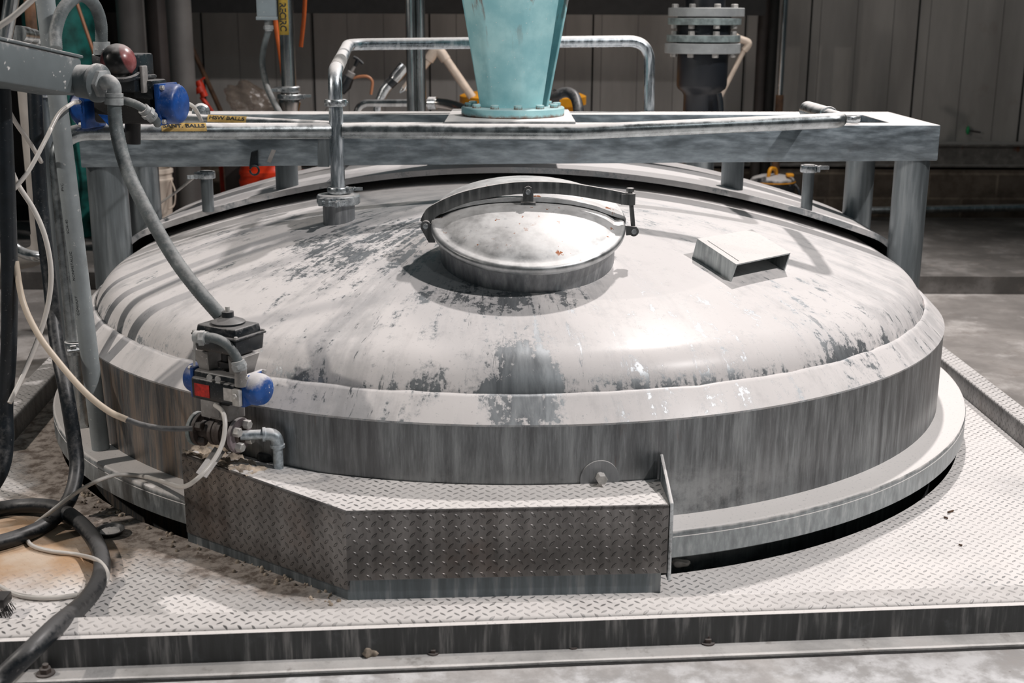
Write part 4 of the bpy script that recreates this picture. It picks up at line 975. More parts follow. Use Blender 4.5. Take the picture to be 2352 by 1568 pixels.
# upper one with beacon
ya = -0.60; S2 = 1/ (FPX/((P(270, 200, y=ya)-CP).dot(cf)))
def q2(px, py, y=ya): return P(px, py, y=y)
act2 = thing('beacon_actuator', q2(300, 280), 'upper valve actuator with a dark dome beacon and blue end caps, beside the junction box', 'actuator')
ax = (q2(424, 236, -0.635)-q2(178, 250, -0.57)); ax.z = 0; ax.normalize(); side = Vector((ax.y, -ax.x, 0))
Rm = Matrix((ax, -side, Vector((0, 0, 1)))).transposed()
cB = q2(300, 236, -0.60)
m = MB(); m.box(cB, (0.150, 0.082, 0.092), Rm); m.build('body', 'cast_dark', act2, bevel=0.010)
m = MB(); m.box(q2(345, 205, -0.62), (0.052, 0.070, 0.045), Rm); m.build('end_body', 'cast_black', act2, bevel=0.006)
for k, (px, py, y, sg, mt) in enumerate(((383, 238, -0.625, 1, 'cap_blue'), (212, 246, -0.58, -1, 'cap_blue'))):
    c = q2(px, py, y); m = MB(); m.box(c, (0.014, 0.088, 0.094), Rm); m.lathe([(0.046, 0.0), (0.046, 0.026), (0.043, 0.034), (0.037, 0.038), (0, 0.040)], c, ax*sg, 32); cp_ = m.build('end_cap', mt, act2, bevel=0.003)
    for u in (-1, 1):
        for v in (-1, 1): m = MB(); m.hexa(c+side*0.036*u+Vector((0, 0, 0.038*v))+ax*sg*0.007, ax*sg, 0.006, 0.007); m.build('bolt', 'zinc', cp_)
cH = q2(284, 166, -0.63)
m = MB(); m.box(cH, (0.105, 0.092, 0.085), Rm); m.box(cH+Vector((0, 0, -0.01)), (0.115, 0.10, 0.010), Rm); hs = m.build('switch_housing', 'cast_black', act2, bevel=0.008)
m = MB(); sph = q2(272, 142, -0.68); m.ball(Vector((0, 0, 0)), 0.0395, (1, 1, 1.02), 40, 24); m.build('beacon', 'beacon_lens', act2, ang=80).location = sph-wl(act2)
m = MB(); m.lathe([(0.040, -0.030), (0.046, -0.030), (0.046, -0.022), (0.040, -0.020)], sph, (0.1, -0.35, 1), 40); m.build('beacon_ring', 'cast_black', hs)
m = MB(); m.box(q2(228, 140, -0.655), (0.004, 0.030, 0.040), Matrix.Rotation(radians(60), 3, 'Z')); m.build('name_plate', 'label_white', act2)
g0 = q2(233, 96, -0.66); m = MB(); m.cyl(g0, g0-Vector((0, 0, 0.022)), 0.0185, 24); m.hexa(g0-Vector((0, 0, 0.028)), (0, 0, 1), 0.021, 0.012); m.build('gland', 'cast_grey', act2)
m = MB(); m.box(q2(331, 182, -0.66), (0.008, 0.024, 0.060), Rm); m.build('side_bracket', 'bracket', act2, bevel=0.002)
m = MB(); m.tube(spline([q2(270, 228, -0.69), q2(303, 236, -0.70), q2(330, 250, -0.70), q2(356, 274, -0.68), q2(362, 284, -0.66)], 6), 0.0095, 14); cc = m.build('cable', 'flex_grey', act2)
m = MB(); d_ = (q2(362, 276, -0.68)-q2(336, 252, -0.70)).normalized(); m.cyl(q2(328, 249, -0.70), q2(352, 271, -0.68), 0.0135, 18); m.hexa(q2(337, 257, -0.695), d_, 0.0165, 0.010); m.build('gland', 'cast_grey', cc)
m = MB(); m.cyl(q2(305, 280, -0.60), q2(305, 330, -0.60), 0.018, 20); m.build('stem', 'cast_dark', act2)
m = MB(); m.poly([q2(226, 262, -0.66), q2(266, 266, -0.66), q2(264, 285, -0.66), q2(255, 294, -0.66)], 0.002, (0, -1, 0)); m.build('tag_plate', 'cap_blue', act2)

# front one over the flanged valve
YW = radians(-30); va = Vector((cos(YW), sin(YW), 0)); vs = Vector((-sin(YW), cos(YW), 0)); RV = Matrix((va, vs, Vector((0, 0, 1)))).transposed()
O = P(512, 990, y=-1.12); K = (O-CP).dot(cf)/FPX      # metres per photo pixel there
def q1(px, py, y=-1.12): return P(px, py, y=y)
act = thing('valve_actuator', q1(515, 935), 'front valve actuator with a red label and dusty blue end caps above the step box', 'actuator')
cA = q1(523, 880, -1.13)
m = MB(); m.box(cA, (0.130, 0.062, 0.056), RV); m.box(cA-vs*0.024+Vector((0, 0, -0.008))-va*0.004, (0.120, 0.030, 0.046), RV); m.build('body', 'cast_black', act, bevel=0.006, bseg=3)
for sg, mt in ((1, 'cap_blue_dusty'), (-1, 'cap_blue')):
    c = cA+va*sg*0.066; m = MB(); m.box(c, (0.010, 0.066, 0.064), RV)
    m.lathe([(0.0325, 0.0), (0.0325, 0.018), (0.029, 0.030), (0.020, 0.036), (0, 0.037)], c, va*sg, 32); cp_ = m.build('end_cap', mt, act, bevel=0.003)
    for u in (-1, 1): m = MB(); m.hexa(c+vs*0.027*u+Vector((0, 0, 0.029))+va*sg*0.005, va*sg, 0.0045, 0.006); m.build('bolt', 'zinc', cp_)
fc = cA-vs*0.0395
m = MB(); m.box(fc-va*0.033+Vector((0, 0, -0.010)), (0.040, 0.0015, 0.026), RV); m.build('red_label', 'label_red', act)
m = MB(); m.box(fc+va*0.036+Vector((0, 0, -0.008)), (0.022, 0.0015, 0.026), RV); wl_ = m.build('white_label', 'label_white', act)
m = MB(); m.box(fc+va*0.060+Vector((0, 0, -0.010)), (0.018, 0.010, 0.034), RV); m.hexa(fc+va*0.060-vs*0.005+Vector((0, 0, -0.006)), -vs, 0.006, 0.004); m.build('solenoid_block', 'zinc', act, bevel=0.002)
for dx in (-0.010, 0.012): m = MB(); m.cyl(fc+va*dx+Vector((0, 0, 0.022)), fc+va*dx-vs*(-0.002)+Vector((0, -0.008, 0.022)), 0.0058, 14); m.build('port_plug', 'zinc', act)
# bracket between body and switch box
for sg, mt in ((-1, 'bracket'), (1, 'bracket')):
    m = MB(); c = cA+va*0.040*sg+Vector((0, 0, 0.028)); w0, w1 = 0.013, 0.020
    m.hull8([c-vs*0.022-va*w0, c-vs*0.022+va*w0, c+vs*0.022+va*w0, c+vs*0.022-va*w0], [c-vs*0.026-va*(w1-0.002*sg)+Vector((0, 0, 0.040))+va*0.006*sg, c-vs*0.026+va*w1+Vector((0, 0, 0.040))+va*0.006*sg, c+vs*0.026+va*w1+Vector((0, 0, 0.040))+va*0.006*sg, c+vs*0.026-va*w1+Vector((0, 0, 0.040))+va*0.006*sg])
    m.build('bracket', mt, act, bevel=0.001)
m = MB(); m.cyl(cA+Vector((0, 0, 0.026)), cA+Vector((0, 0, 0.072)), 0.010, 16); m.hexa(cA+Vector((0, 0, 0.036)), (0, 0, 1), 0.018, 0.010); m.build('shaft', 'cast_dark', act)
cS = cA+Vector((0, 0, 0.092)); cS = P(526, 772, y=-1.13)
m = MB(); m.box(cS+Vector((0, 0, -0.010)), (0.106, 0.078, 0.032), RV, 1.06); m.box(cS+Vector((0, 0, 0.008)), (0.120, 0.090, 0.005), RV); m.box(cS+Vector((0, 0, 0.018)), (0.106, 0.076, 0.018), RV, 0.93)
sw = m.build('switch_box', 'cast_black', act, bevel=0.003, bseg=2)
m = MB(); tp_ = cS+Vector((0, 0, 0.028)); m.lathe([(0.0, 0.0), (0.034, 0.0), (0.034, 0.003), (0.031, 0.005), (0.012, 0.012), (0.012, 0.023), (0.0, 0.023)], tp_, (0, 0, 1), 32); m.build('top_cover', 'cast_black', sw)
m = MB(); m.cyl(tp_+Vector((0, 0, 0.022)), tp_+Vector((0, 0, 0.033)), 0.0048, 12); m.build('shaft_end', 'zinc', sw)
for u in (-1, 1):
    for v in (-1, 1): m = MB(); m.hexa(cS+va*0.055*u+vs*0.040*v+Vector((0, 0, 0.009)), (0, 0, 1), 0.0038, 0.005); m.build('bolt', 'zinc', sw)
yc_ = -1.19
fl_ = [q1(460, 776, yc_), q1(490, 776, yc_), q1(520, 790, yc_), q1(540, 815, yc_), q1(550, 842, yc_)]
m = MB(); m.tube(spline(fl_, 8), 0.0098, 16); fx = m.build('flex_lead', 'flex_grey', act)
m = MB(); m.cyl(fl_[0]-Vector((0.012, -0.01, 0)), fl_[0]+Vector((0.014, 0, 0)), 0.0125, 20); m.hexa(fl_[0]+Vector((-0.002, 0, 0)), (1, 0, 0), 0.0155, 0.010); m.build('gland', 'cast_grey', fx)
dn_ = (fl_[4]-fl_[3]).normalized(); m = MB(); m.cyl(q1(546, 828, yc_), q1(552, 850, yc_), 0.0135, 20); m.hexa(q1(548, 836, yc_), dn_, 0.0155, 0.008); m.build('gland', 'cast_grey', fx)
m = MB(); m.cyl(q1(553, 846, yc_), q1(553, 886, yc_), 0.0120, 20); m.build('conduit_hub', 'bracket', act)
m = MB(); m.bar(q1(447, 782, yc_), q1(446, 840, yc_), 0.004, 0.003, (0, 1, 0)); m.build('stay', 'zinc', act)
m = MB(); m.box(q1(512, 937, -1.12), (0.075, 0.048, 0.034), RV); m.box(q1(483, 936, -1.15), (0.048, 0.004, 0.036), RV); m.build('mount', 'bracket', act, bevel=0.001)
# flanged valve
val = thing('flanged_valve', q1(512, 1035), 'rusty flanged valve under the front actuator, hex bolts on its right flange', 'valve')
vc = q1(508, 992, -1.12); a_s, s_s = va, vs; va = Vector((cos(radians(-24)), sin(radians(-24)), 0)); vs = Vector((-va.y, va.x, 0))
m = MB(); m.cyl(vc-va*0.05, vc+va*0.05, 0.020, 28); m.ball(vc, 0.027, (1, 1, 1), 24, 16); m.cyl(vc, vc+Vector((0, 0, 0.042)), 0.012, 18); m.build('body', 'rusty_flange', val)
for d, r, mt in ((-0.060, 0.0355, 'gland_ring'), (-0.049, 0.0345, 'rusty_flange'), (-0.012, 0.028, 'rusty_flange'), (0.008, 0.028, 'rusty_flange'), (0.032, 0.0345, 'rusty_flange'), (0.044, 0.0365, 'mauve_flange')):
    m = MB(); m.lathe([(0.0, -0.004), (r-0.001, -0.004), (r, -0.003), (r, 0.004), (r-0.001, 0.005), (0.0, 0.005)], vc+va*d, va, 40); f_ = m.build('flange', mt, val)
for sgn, d0 in ((1, 0.049), (-1, -0.044)):
    for k in range(4):
        a = pi/4+k*pi/2+0.2; c = vc+va*d0+vs*0.0245*cos(a)+Vector((0, 0, 0.0245*sin(a))); m = MB(); m.hexa(c, va, 0.0098, 0.013); m.build('bolt', 'zinc' if sgn > 0 else 'rusty_flange', val)
# elbow pipe
ep0 = vc+va*0.048; ep1 = q1(634, 1000, 0) if False else None
tgt = P(640, 1078, z=zt+0.002); tgt = Vector((tgt.x, tgt.y, zt)); ep1 = Vector((tgt.x, tgt.y, vc.z-0.001))
elb = thing('elbow_pipe', tgt, 'galvanised pipe elbow turning down from the valve into the step box', 'pipe')
m = MB(); m.tube([ep0, ep1+(ep0-ep1).normalized()*0.012], 0.0100, 20); m.tube([ep1-Vector((0, 0, 0.012)), tgt-Vector((0, 0, 0.01))], 0.0105, 20); m.build('pipe', 'galv', elb)
dE = (ep0-ep1).normalized(); m = MB(); m.tube(fillet([ep1+dE*0.027, ep1, ep1-Vector((0, 0, 0.027))], 0.02, 8), 0.0130, 22)
m.lathe([(0.0118, -0.003), (0.0150, -0.003), (0.0150, 0.003), (0.0118, 0.003)], ep1+dE*0.026, dE, 22); m.lathe([(0.0118, -0.003), (0.0150, -0.003), (0.0150, 0.003), (0.0118, 0.003)], ep1-Vector((0, 0, 0.026)), (0, 0, 1), 22); m.build('elbow', 'galv', elb)
c = P(612, 1058, z=zt+0.004); gm = thing('ribbed_cap', (c.x, c.y, zt), 'ribbed black cap on the step box beside the elbow pipe', 'cap')
m = MB(); m.lathe([(0.0, 0.018), (0.016, 0.018), (0.019, 0.014), (0.0195, 0.0), (0.017, -0.004)], (c.x, c.y, zt+0.004), (0, 0, 1), 30); m.build('cap', 'rubber_black', gm)
for k in range(20): pass
m = MB(); m.torus((c.x, c.y, zt+0.003), (0, 0, 1), 0.0215, 0.0025, 0, 2*pi, 30, 6); m.build('ring', 'zinc', gm)
m = MB(); a, b = P(505, 1032, y=-1.13), P(462, 1092, y=-1.20); m.bar(a, b, 0.024, 0.003, (0, -1, 0.3)); tag(m.build('flap', 'bracket', None), 'dirty bent plastic flap hanging over the left edge of the step box', 'flap')

# ------------------------------------------------------------------ hoses and tubes on the left
zh = -0.1+0.0165
hose('black_hose', [P(-60, 1180, z=zh), P(40, 1163, z=zh), P(125, 1166, z=zh+0.012), P(188, 1205, z=zh+0.006), P(228, 1262, z=zh), P(231, 1322, z=zh), P(196, 1380, z=zh), P(130, 1437, z=-0.030), P(70, 1495, z=-0.026), P(0, 1562, z=-0.060), P(-60, 1640, z=zh)], 0.0172, 'rubber_black', 'thick dusty black hose looping over the floor plate and kerb at lower left', 'hose', 12, 20, 'black hoses at the left')
hose('black_hose', [P(76, 120, y=-0.62), P(84, 300, y=-0.64), P(95, 480, y=-0.66), P(114, 640, y=-0.70), P(131, 790, y=-0.77), P(152, 900, y=-0.84), P(170, 1010, y=-0.87), P(176, 1080, y=-0.90), P(158, 1148, z=-0.052), P(112, 1200, z=zh), P(45, 1232, z=zh), P(-50, 1258, z=zh)], 0.0165, 'rubber_black', 'black hose running down beside the steel riser and curling off along the floor', 'hose', 12, 20, 'black hoses at the left')
hose('black_hose', [P(2, 150, y=-1.0), P(10, 300, y=-1.0), P(18, 480, y=-1.0), P(22, 640, y=-1.0), P(20, 800, y=-1.0), P(12, 930, y=-1.0), P(14, 1010, y=-1.02), P(2, 1080, y=-1.05), P(-40, 1150, y=-1.1)], 0.0165, 'rubber_black', 'black hose hanging down along the left edge of the picture', 'hose', 12, 20, 'black hoses at the left')
def tube(pts, label, r=0.0048, mat='tube_white'): return hose('plastic_tube', pts, r, mat, label, 'tube', 10, 10)
tube([P(6, 225, y=-0.86), P(35, 280, y=-0.84), P(70, 330, y=-0.80), P(95, 372, y=-0.74)], 'short white tube slanting down from the hanging black hose to the riser')
tube([P(18, 372, y=-0.98), P(42, 425, y=-0.97), P(78, 482, y=-0.96), P(104, 545, y=-0.96), P(117, 620, y=-0.96), P(112, 690, y=-0.96), P(92, 765, y=-0.97), P(58, 850, y=-1.0), P(22, 925, y=-1.05)], 'white tube bowing down in a long S beside the hanging black hose', 0.0054)
tube([P(168, 236, y=-0.80), P(135, 262, y=-0.85), P(104, 322, y=-0.93), P(66, 392, y=-0.97), P(26, 442, y=-0.985)], 'white tube crossing from the upper actuator down behind the hanging black hose', 0.0046)
tube([P(-10, 65, y=-1.35), P(30, 38, y=-1.35), P(80, -6, y=-1.35)], 'white tube cutting the top left corner above the junction box', 0.0052)
tube([P(183, 234, y=-0.62), P(168, 236, y=-0.80)], 'stub of white tube left of the blue cap of the upper actuator', 0.0046)
tube([P(425, 234, y=-0.60), P(445, 246, y=-0.50), P(458, 268, y=-0.30), P(463, 278, y=0.0)], 'white tube bending from the upper actuator down to the wash pipe', 0.005)
tube([P(366, 468, y=0.75), P(405, 440, y=0.6), P(448, 405, y=0.2)], 'white tube running from behind the tank up to the ferrule stub clamp', 0.0042)
tube([P(36, 600, y=-1.0), P(52, 690, y=-1.02), P(86, 765, y=-1.05), P(135, 832, y=-1.08), P(195, 900, y=-1.12), P(248, 943, y=-1.14), P(292, 964, y=-1.15)], 'cream air tube drooping from the left towards the front valve', 0.0066, 'tube_cream')
hose('plastic_tube', [P(290, 963, y=-1.15), P(330, 976, y=-1.15), P(380, 984, y=-1.15), P(442, 984, y=-1.14)], 0.0058, 'tube_grey', 'dark grey end of the air tube entering the left flange of the front valve', 'tube', 8, 10)
tube([P(494, 930, y=-1.16), P(511, 945, y=-1.19), P(517, 975, y=-1.21), P(510, 1020, y=-1.23), P(487, 1062, y=-1.26), P(452, 1100, y=-1.29), P(418, 1118, y=-1.26), P(382, 1108, y=-1.16), P(330, 1094, z=0.010), P(270, 1090, z=0.008), P(215, 1108, z=0.0), P(165, 1138, z=-0.03), P(118, 1174, z=-0.055), P(82, 1203, z=-0.085), P(62, 1230, z=-0.094), P(74, 1253, z=-0.094), P(120, 1266, z=-0.094), P(180, 1274, z=-0.094), P(226, 1288, z=-0.070), P(247, 1318, z=-0.076), P(238, 1345, z=-0.09), P(212, 1362, z=-0.094)], 'clear air tube from the front actuator draping over the foot ring onto the floor', 0.0047)
tube([P(-20, 1335, z=-0.094), P(30, 1362, z=-0.094), P(80, 1372, z=-0.094), P(130, 1372, z=-0.094), P(178, 1366, z=-0.094)], 'clear air tube lying in a shallow curve on the stained floor plate', 0.0047)

hose('braided_hose', [P(-10, 480, y=-0.25), P(8, 530, y=-0.25), P(38, 572, y=-0.25), P(80, 588, y=-0.25), P(140, 586, y=-0.20)], 0.0150, 'clean_steel', 'braided steel hose curving behind the vertical pipes at the left edge', 'hose', 10, 16)
hose('braided_hose', [P(30, -20, y=-0.3), P(20, 40, y=-0.3), P(8, 110, y=-0.3), P(0, 200, y=-0.3)], 0.0185, 'clean_steel', 'braided steel hose in the top left corner behind the junction box', 'hose', 10, 16)
t = thing('cam_elbow', P(60, 85, y=0.1), 'dull steel pipe elbow with a collar above the junction box', 'elbow')
m = MB(); m.tube(fillet([P(40, 78, y=0.0), P(86, 84, y=0.12), P(96, 130, y=0.12), Vector((P(96, 130, y=0.12).x, 0.12, ZF))], 0.05, 8), 0.0205, 20); m.build('pipe', 'clean_steel', t)
m = MB(); d = (P(70, 82, y=0.08)-P(40, 78, y=0.0)).normalized(); m.cyl(P(42, 78, y=0.0), P(62, 81, y=0.05), 0.0235, 22); m.build('collar', 'clean_steel', t)
def vpipe(name, px, py, y, r, z0, z1, mat, label, cat='pipe', seg=24, px2=None, py2=None, group=None):
    c = P(px, py, y=y); m = MB(); m.cyl((c.x, y, z0), (c.x, y, z1), r, seg); return tag(m.build(name, mat, None), label, cat, group)
a = P(58, 190, y=0.25); b = P(92, 520, y=0.25)
t = thing('lagged_pipe', b, 'pale powder-coated lagged pipe at far left ending in a foot elbow', 'pipe')
m = MB(); m.cyl((b.x, 0.25, zrow(b.x, 0.25, 545)), (b.x, 0.25, zrow(b.x, 0.25, 120)), 0.0285, 24); m.build('pipe', 'duct_pale', t)
zc = zrow(b.x, 0.25, 545); m = MB(); m.tube(fillet([(b.x, 0.25, zc+0.01), (b.x, 0.25, zc-0.055), (b.x-0.13, 0.20, zc-0.075)], 0.05, 8), 0.031, 24); m.build('elbow', 'duct_pale', t)
vpipe('rusty_pipe', 70, 30, 0.5, 0.017, 0.6, 1.4, 'rust_brown', 'rust brown vertical pipe at the top left, behind the steel elbow')
vpipe('rusty_pipe', 86, 260, 0.30, 0.013, ZF, zrow(P(86, 260, y=0.3).x, 0.3, 205), 'rust_brown', 'thin brown pipe behind the black hose below the junction box')
t = thing('green_vessel', P(170, 600, y=2.35), 'mottled green painted vessel in the dark behind the left pipes', 'vessel')
c = P(160, 300, y=2.35); m = MB(); m.lathe([(0.0, -0.03), (0.10, -0.03), (0.10, 0.10), (0.15, 0.20), (0.165, 0.26), (0.165, 1.4), (0.0, 1.4)], (c.x, 2.35, 0), (0, 0, 1), 40); m.build('body', 'tank_green', t)
m = MB()
for k in range(3): a = k*2*pi/3+0.5; m.cyl((c.x+0.14*cos(a), 2.35+0.14*sin(a), -0.032), (c.x+0.14*cos(a), 2.35+0.14*sin(a), 0.3), 0.012, 10)
m.build('leg_frame', 'duct_dark', t)
vpipe('copper_rod', 212, 60, 1.9, 0.007, -0.03, 0.9, 'copper', 'x') if False else None
m = MB(); m.cyl(P(176, 6, y=2.0), P(214, 118, y=2.0), 0.0075, 10); r_a = P(214, 118, y=2.0); r_b = P(245, 260, y=2.0); m.cyl(r_a, r_a+(r_b-r_a)*((-0.032-r_a.z)/(r_b.z-r_a.z)), 0.0075, 10); tag(m.build('slanting_rod', 'copper', None), 'thin copper coloured rod slanting down behind the upper actuator', 'rod')
zs = -0.032
vpipe('grey_duct', 302, 60, 2.25, 0.062, zs, 1.5, 'duct_grey', 'left hand grey vertical duct behind the upper actuator', 'duct', 32, group='vertical ducts behind the left of the frame')
vpipe('grey_duct', 355, 60, 2.45, 0.068, zs, 1.5, 'duct_dark', 'dark brown vertical duct between the two grey ones', 'duct', 32, group='vertical ducts behind the left of the frame')
vpipe('grey_duct', 418, 150, 2.15, 0.055, zs, 1.5, 'duct_grey', 'right hand grey vertical duct spotted with pale splashes', 'duct', 32, group='vertical ducts behind the left of the frame')
# ------------------------------------------------------------------ things beyond the frame, left of the mixer
t = thing('red_valve', P(460, 210, y=2.5), 'bright red hand valve on a slanting pipe behind the frame', 'valve')
m = MB(); m.cyl(P(455, 185, y=2.5), P(470, 222, y=2.5), 0.018, 16); m.cyl(P(456, 200, y=2.5), P(462, 212, y=2.5), 0.025, 16); m.build('body', 'red_enamel', t)
m = MB(); m.bar(P(446, 195, y=2.49), P(470, 178, y=2.49), 0.006, 0.008); m.build('lever', 'red_enamel', t)
m = MB(); m.tube([P(462, 222, y=2.5), P(500, 275, y=2.5), Vector((P(505, 285, y=2.5).x, 2.5, -0.032))], 0.011, 14); m.build('pipe', 'red_enamel', t)
hose('brown_hose', [P(436, 100, y=2.7), P(455, 140, y=2.7), P(482, 200, y=2.7), P(510, 262, y=2.7), P(560, 380, y=2.7), Vector((P(590, 380, y=2.7).x, 2.7, -0.03))], 0.012, 'rust_brown', 'dark brown hose slanting down behind the red valve', 'hose')
m = MB(); random.seed(5); c = P(580, 235, y=2.35); bmesh.ops.create_icosphere(m.bm, subdivisions=4, radius=1)
for v in m.bm.verts:
    p = v.co.copy(); k = 1+0.10*sin(6*p.x+3*p.z)+0.07*sin(11*p.y+5*p.x)+0.05*sin(17*p.z+2*p.x)
    v.co = Vector((p.x*0.115*k, p.y*0.10*k, (p.z*0.085-0.03*p.x)*k))+c
for v in m.bm.verts: v.co.z = max(v.co.z, c.z-0.075)
tag(m.build('plastic_bag', 'clear_film', None, ang=80), 'crumpled clear plastic bag behind the rear beam', 'bag')
box_ = (c.x, 2.35, (c.z-0.075+zs)/2); m = MB(); m.box((c.x, 2.37, box_[2]), (0.26, 0.2, c.z-0.075-zs)); tag(m.build('storage_crate', 'duct_dark', None, bevel=0.006), 'dark crate carrying the plastic bag behind the tank', 'crate')
YR = 1.0
rc = P(664, 200, y=YR); zR = lambda py: zrow(rc.x, YR, py)
t = thing('recirc_pipe', (rc.x, YR, zdome(rc.x, YR, 0.04)), 'vertical steel pipe with a yellow RECIRC label entering the tank behind the frame', 'pipe')
m = MB(); m.cyl((rc.x, YR, zR(212)), (rc.x, YR, 1.45), 0.0268, 28); rp = m.build('pipe', 'clean_steel', t)
clampset(t, (rc.x, YR, zR(205)), (0, 0, 1), 0.040, 0.020, wing=(-1, -0.2, 0)); clampset(t, (rc.x, YR, zR(222)), (0, 0, 1), 0.043, 0.018, wing=(1, 0.1, 0))
m = MB(); m.lathe([(0.030, zR(205)), (0.030, zR(214)), (0.038, zR(222)), (0.040, zR(236)), (0.034, zR(252)), (0.034, zdome(rc.x, YR, 0.0))], (rc.x, YR, 0), (0, 0, 1), 32); m.build('reducer', 'chrome_dark', t)
fcd = Vector((-0.35, -1, 0)).normalized(); l0, l1 = Vector((rc.x, YR, zR(80))), Vector((rc.x, YR, zR(-12)))
lb = strip_on_pipe(l0, l1, 0.0276, 'pipe_label', 'label_gold', t, fcd, 1.55)
text_mesh('RECIRC', 0.036, 'lettering', 'ink', lb, Vector((rc.x, YR, (zR(2)+zR(76))/2))+fcd*0.0280, (0, 0, -1), Vector((0, 0, -1)).cross(fcd)*-1 if False else fcd.cross(Vector((0, 0, -1))), wrap=0.0280, bold=0.001, spacing=0.95, squash=0.84)
t = thing('motor_enclosure', P(614, 20, y=1.0), 'blue grey metal enclosure at the top edge with a flexible lead below', 'enclosure')
c = P(614, 0, y=1.0); zt_, zb2 = 1.35, P(614, 38, y=1.0).z
m = MB(); m.box((c.x, 1.0, (zt_+zb2)/2), (0.068, 0.06, zt_-zb2)); m.build('body', 'enclosure_blue', t, bevel=0.003)
m = MB(); m.box((c.x, 1.0, zb2-0.006), (0.074, 0.066, 0.012)); m.build('base_plate', 'enclosure_blue', t, bevel=0.002)
m = MB(); m.cyl((c.x, 1.0, zb2-0.012), (c.x, 1.0, zb2-0.050), 0.014, 18); m.hexa((c.x, 1.0, zb2-0.044), (0, 0, 1), 0.018, 0.012); m.build('gland', 'cast_grey', t)
hose('flex_lead', [Vector((c.x, 1.0, zb2-0.045)), P(606, 110, y=1.0), P(603, 150, y=1.0), P(612, 195, y=0.96), P(628, 232, y=0.90), P(650, 272, y=0.80)], 0.0112, 'flex_grey', 'grey flexible lead hanging from the blue grey enclosure', 'cable', 10, 14, ribs=0.006)
hose('orange_conduit', [P(630, -10, y=1.35), P(634, 60, y=1.35), P(645, 130, y=1.35), P(656, 215, y=1.35)], 0.0095, 'orange', 'orange tube running down behind the RECIRC pipe', 'tube', 8, 10)
hose('orange_conduit', [P(701, -20, y=1.6), P(698, 40, y=1.6), P(691, 108, y=1.6)], 0.0085, 'orange', 'orange tube hanging free right of the RECIRC pipe', 'tube', 8, 10)
c = P(955, 180, y=1.05); t = thing('steel_riser', (c.x, 1.05, zdome(c.x, 1.05, 0.04)), 'polished vertical steel riser between the drop pipe and the mixer', 'pipe')
m = MB(); m.cyl((c.x-0.0165, 1.05, zdome(c.x, 1.05, 0.02)), (c.x-0.0165, 1.05, 1.45), 0.0175, 24); m.cyl((c.x+0.0165, 1.07, zdome(c.x, 1.05, 0.02)), (c.x+0.0165, 1.07, 1.45), 0.0185, 24); m.build('pipe', 'clean_steel', t)
t = thing('low_steel_pipe', P(830, 245, y=1.35), 'bright bent steel pipe with a hose tail low behind the rear beam', 'pipe')
m = MB(); m.tube(fillet([P(812, 300, y=1.35), P(824, 237, y=1.35), P(1000, 237, y=1.35)], 0.05, 8), 0.0145, 20); m.build('pipe', 'clean_steel', t)
m = MB(); m.tube(spline([P(985, 237, y=1.35), P(1015, 238, y=1.33), P(1050, 246, y=1.28), P(1085, 260, y=1.2)], 8), [0.020]*9+[0.0205]*16, 20); m.build('hose_tail', 'chrome_dark', t)
m = MB(); m.cyl(P(986, 237, y=1.35), P(1003, 237, y=1.34), 0.024, 24); m.build('hose_clamp', 'clamp_steel', t)
t = thing('tee_handle_valve', P(800, 190, y=1.7), 'black tee handled valve with a hooked copper spout, right of the drop pipe', 'valve')
m = MB(); m.tube([P(782, 212, y=1.7), P(792, 195, y=1.7), P(802, 176, y=1.7)], [0.018, 0.028, 0.022], 18); m.build('body', 'rubber_black', t)
m = MB(); m.cyl(P(802, 178, y=1.7), P(808, 166, y=1.7), 0.018, 16); m.cyl(P(806, 168, y=1.7), P(820, 142, y=1.7), 0.006, 10); m.tube([P(785, 206, y=1.7), P(742, 268, y=1.7), Vector((P(740, 270, y=1.7).x, 1.7, 0.05))], 0.010, 12); m.build('bonnet', 'bracket', t)
m = MB(); m.tube(spline([P(812, 131, y=1.7), P(822, 136, y=1.7), P(834, 147, y=1.7)], 5), 0.006, 10); m.tube([P(822, 138, y=1.7), P(815, 152, y=1.7)], [0.009, 0.007], 10); m.build('tee_handle', 'rubber_black', t)
m = MB(); m.tube(spline([P(808, 180, y=1.7), P(825, 176, y=1.7), P(844, 176, y=1.7), P(855, 188, y=1.7), P(852, 217, y=1.7)], 7), 0.006, 12); m.build('spout', 'copper', t)
t = thing('cam_coupling', P(905, 190, y=1.5), 'steel and black cam lock coupling standing aslant behind the riser', 'coupling')
w = [P(868, 236, y=1.5), P(876, 222, y=1.5), P(884, 205, y=1.5), P(893, 194, y=1.5), P(905, 182, y=1.5), P(930, 152, y=1.5)]
m = MB(); m.tube([Vector((w[0].x-0.02, 1.5, zdome(w[0].x-0.02, 1.5, 0.02))), w[0], w[1]], 0.017, 20); m.tube([w[1], w[2], w[3]], [0.019, 0.021, 0.020], 20); m.build('hose_end', 'clamp_steel', t)
m = MB(); m.tube([w[3], w[4]], 0.0225, 20); m.build('sleeve', 'rubber_black', t)
m = MB(); m.tube([w[4], w[5]], 0.024, 22); m.build('socket', 'clean_steel', t)
m = MB(); m.tube(spline([P(902, 172, y=1.46), P(912, 160, y=1.45), P(925, 148, y=1.46)], 4), 0.005, 8); m.tube(spline([P(925, 200, y=1.46), P(918, 212, y=1.46), P(928, 208, y=1.46), P(934, 198, y=1.46)], 4), 0.003, 8); m.build('cam_lever', 'clamp_steel', t)
t = thing('white_plastic_pipe', P(1000, 120, y=2.0), 'peaked white plastic pipe with an elbow, left of the mixer', 'pipe')
m = MB(); m.cyl(P(930, 205, y=2.0), P(996, 122, y=2.0), 0.018, 18); m.cyl(P(1012, 118, y=2.0), P(1095, 238, y=2.0), 0.018, 18); m.build('pipe', 'pvc_white', t)
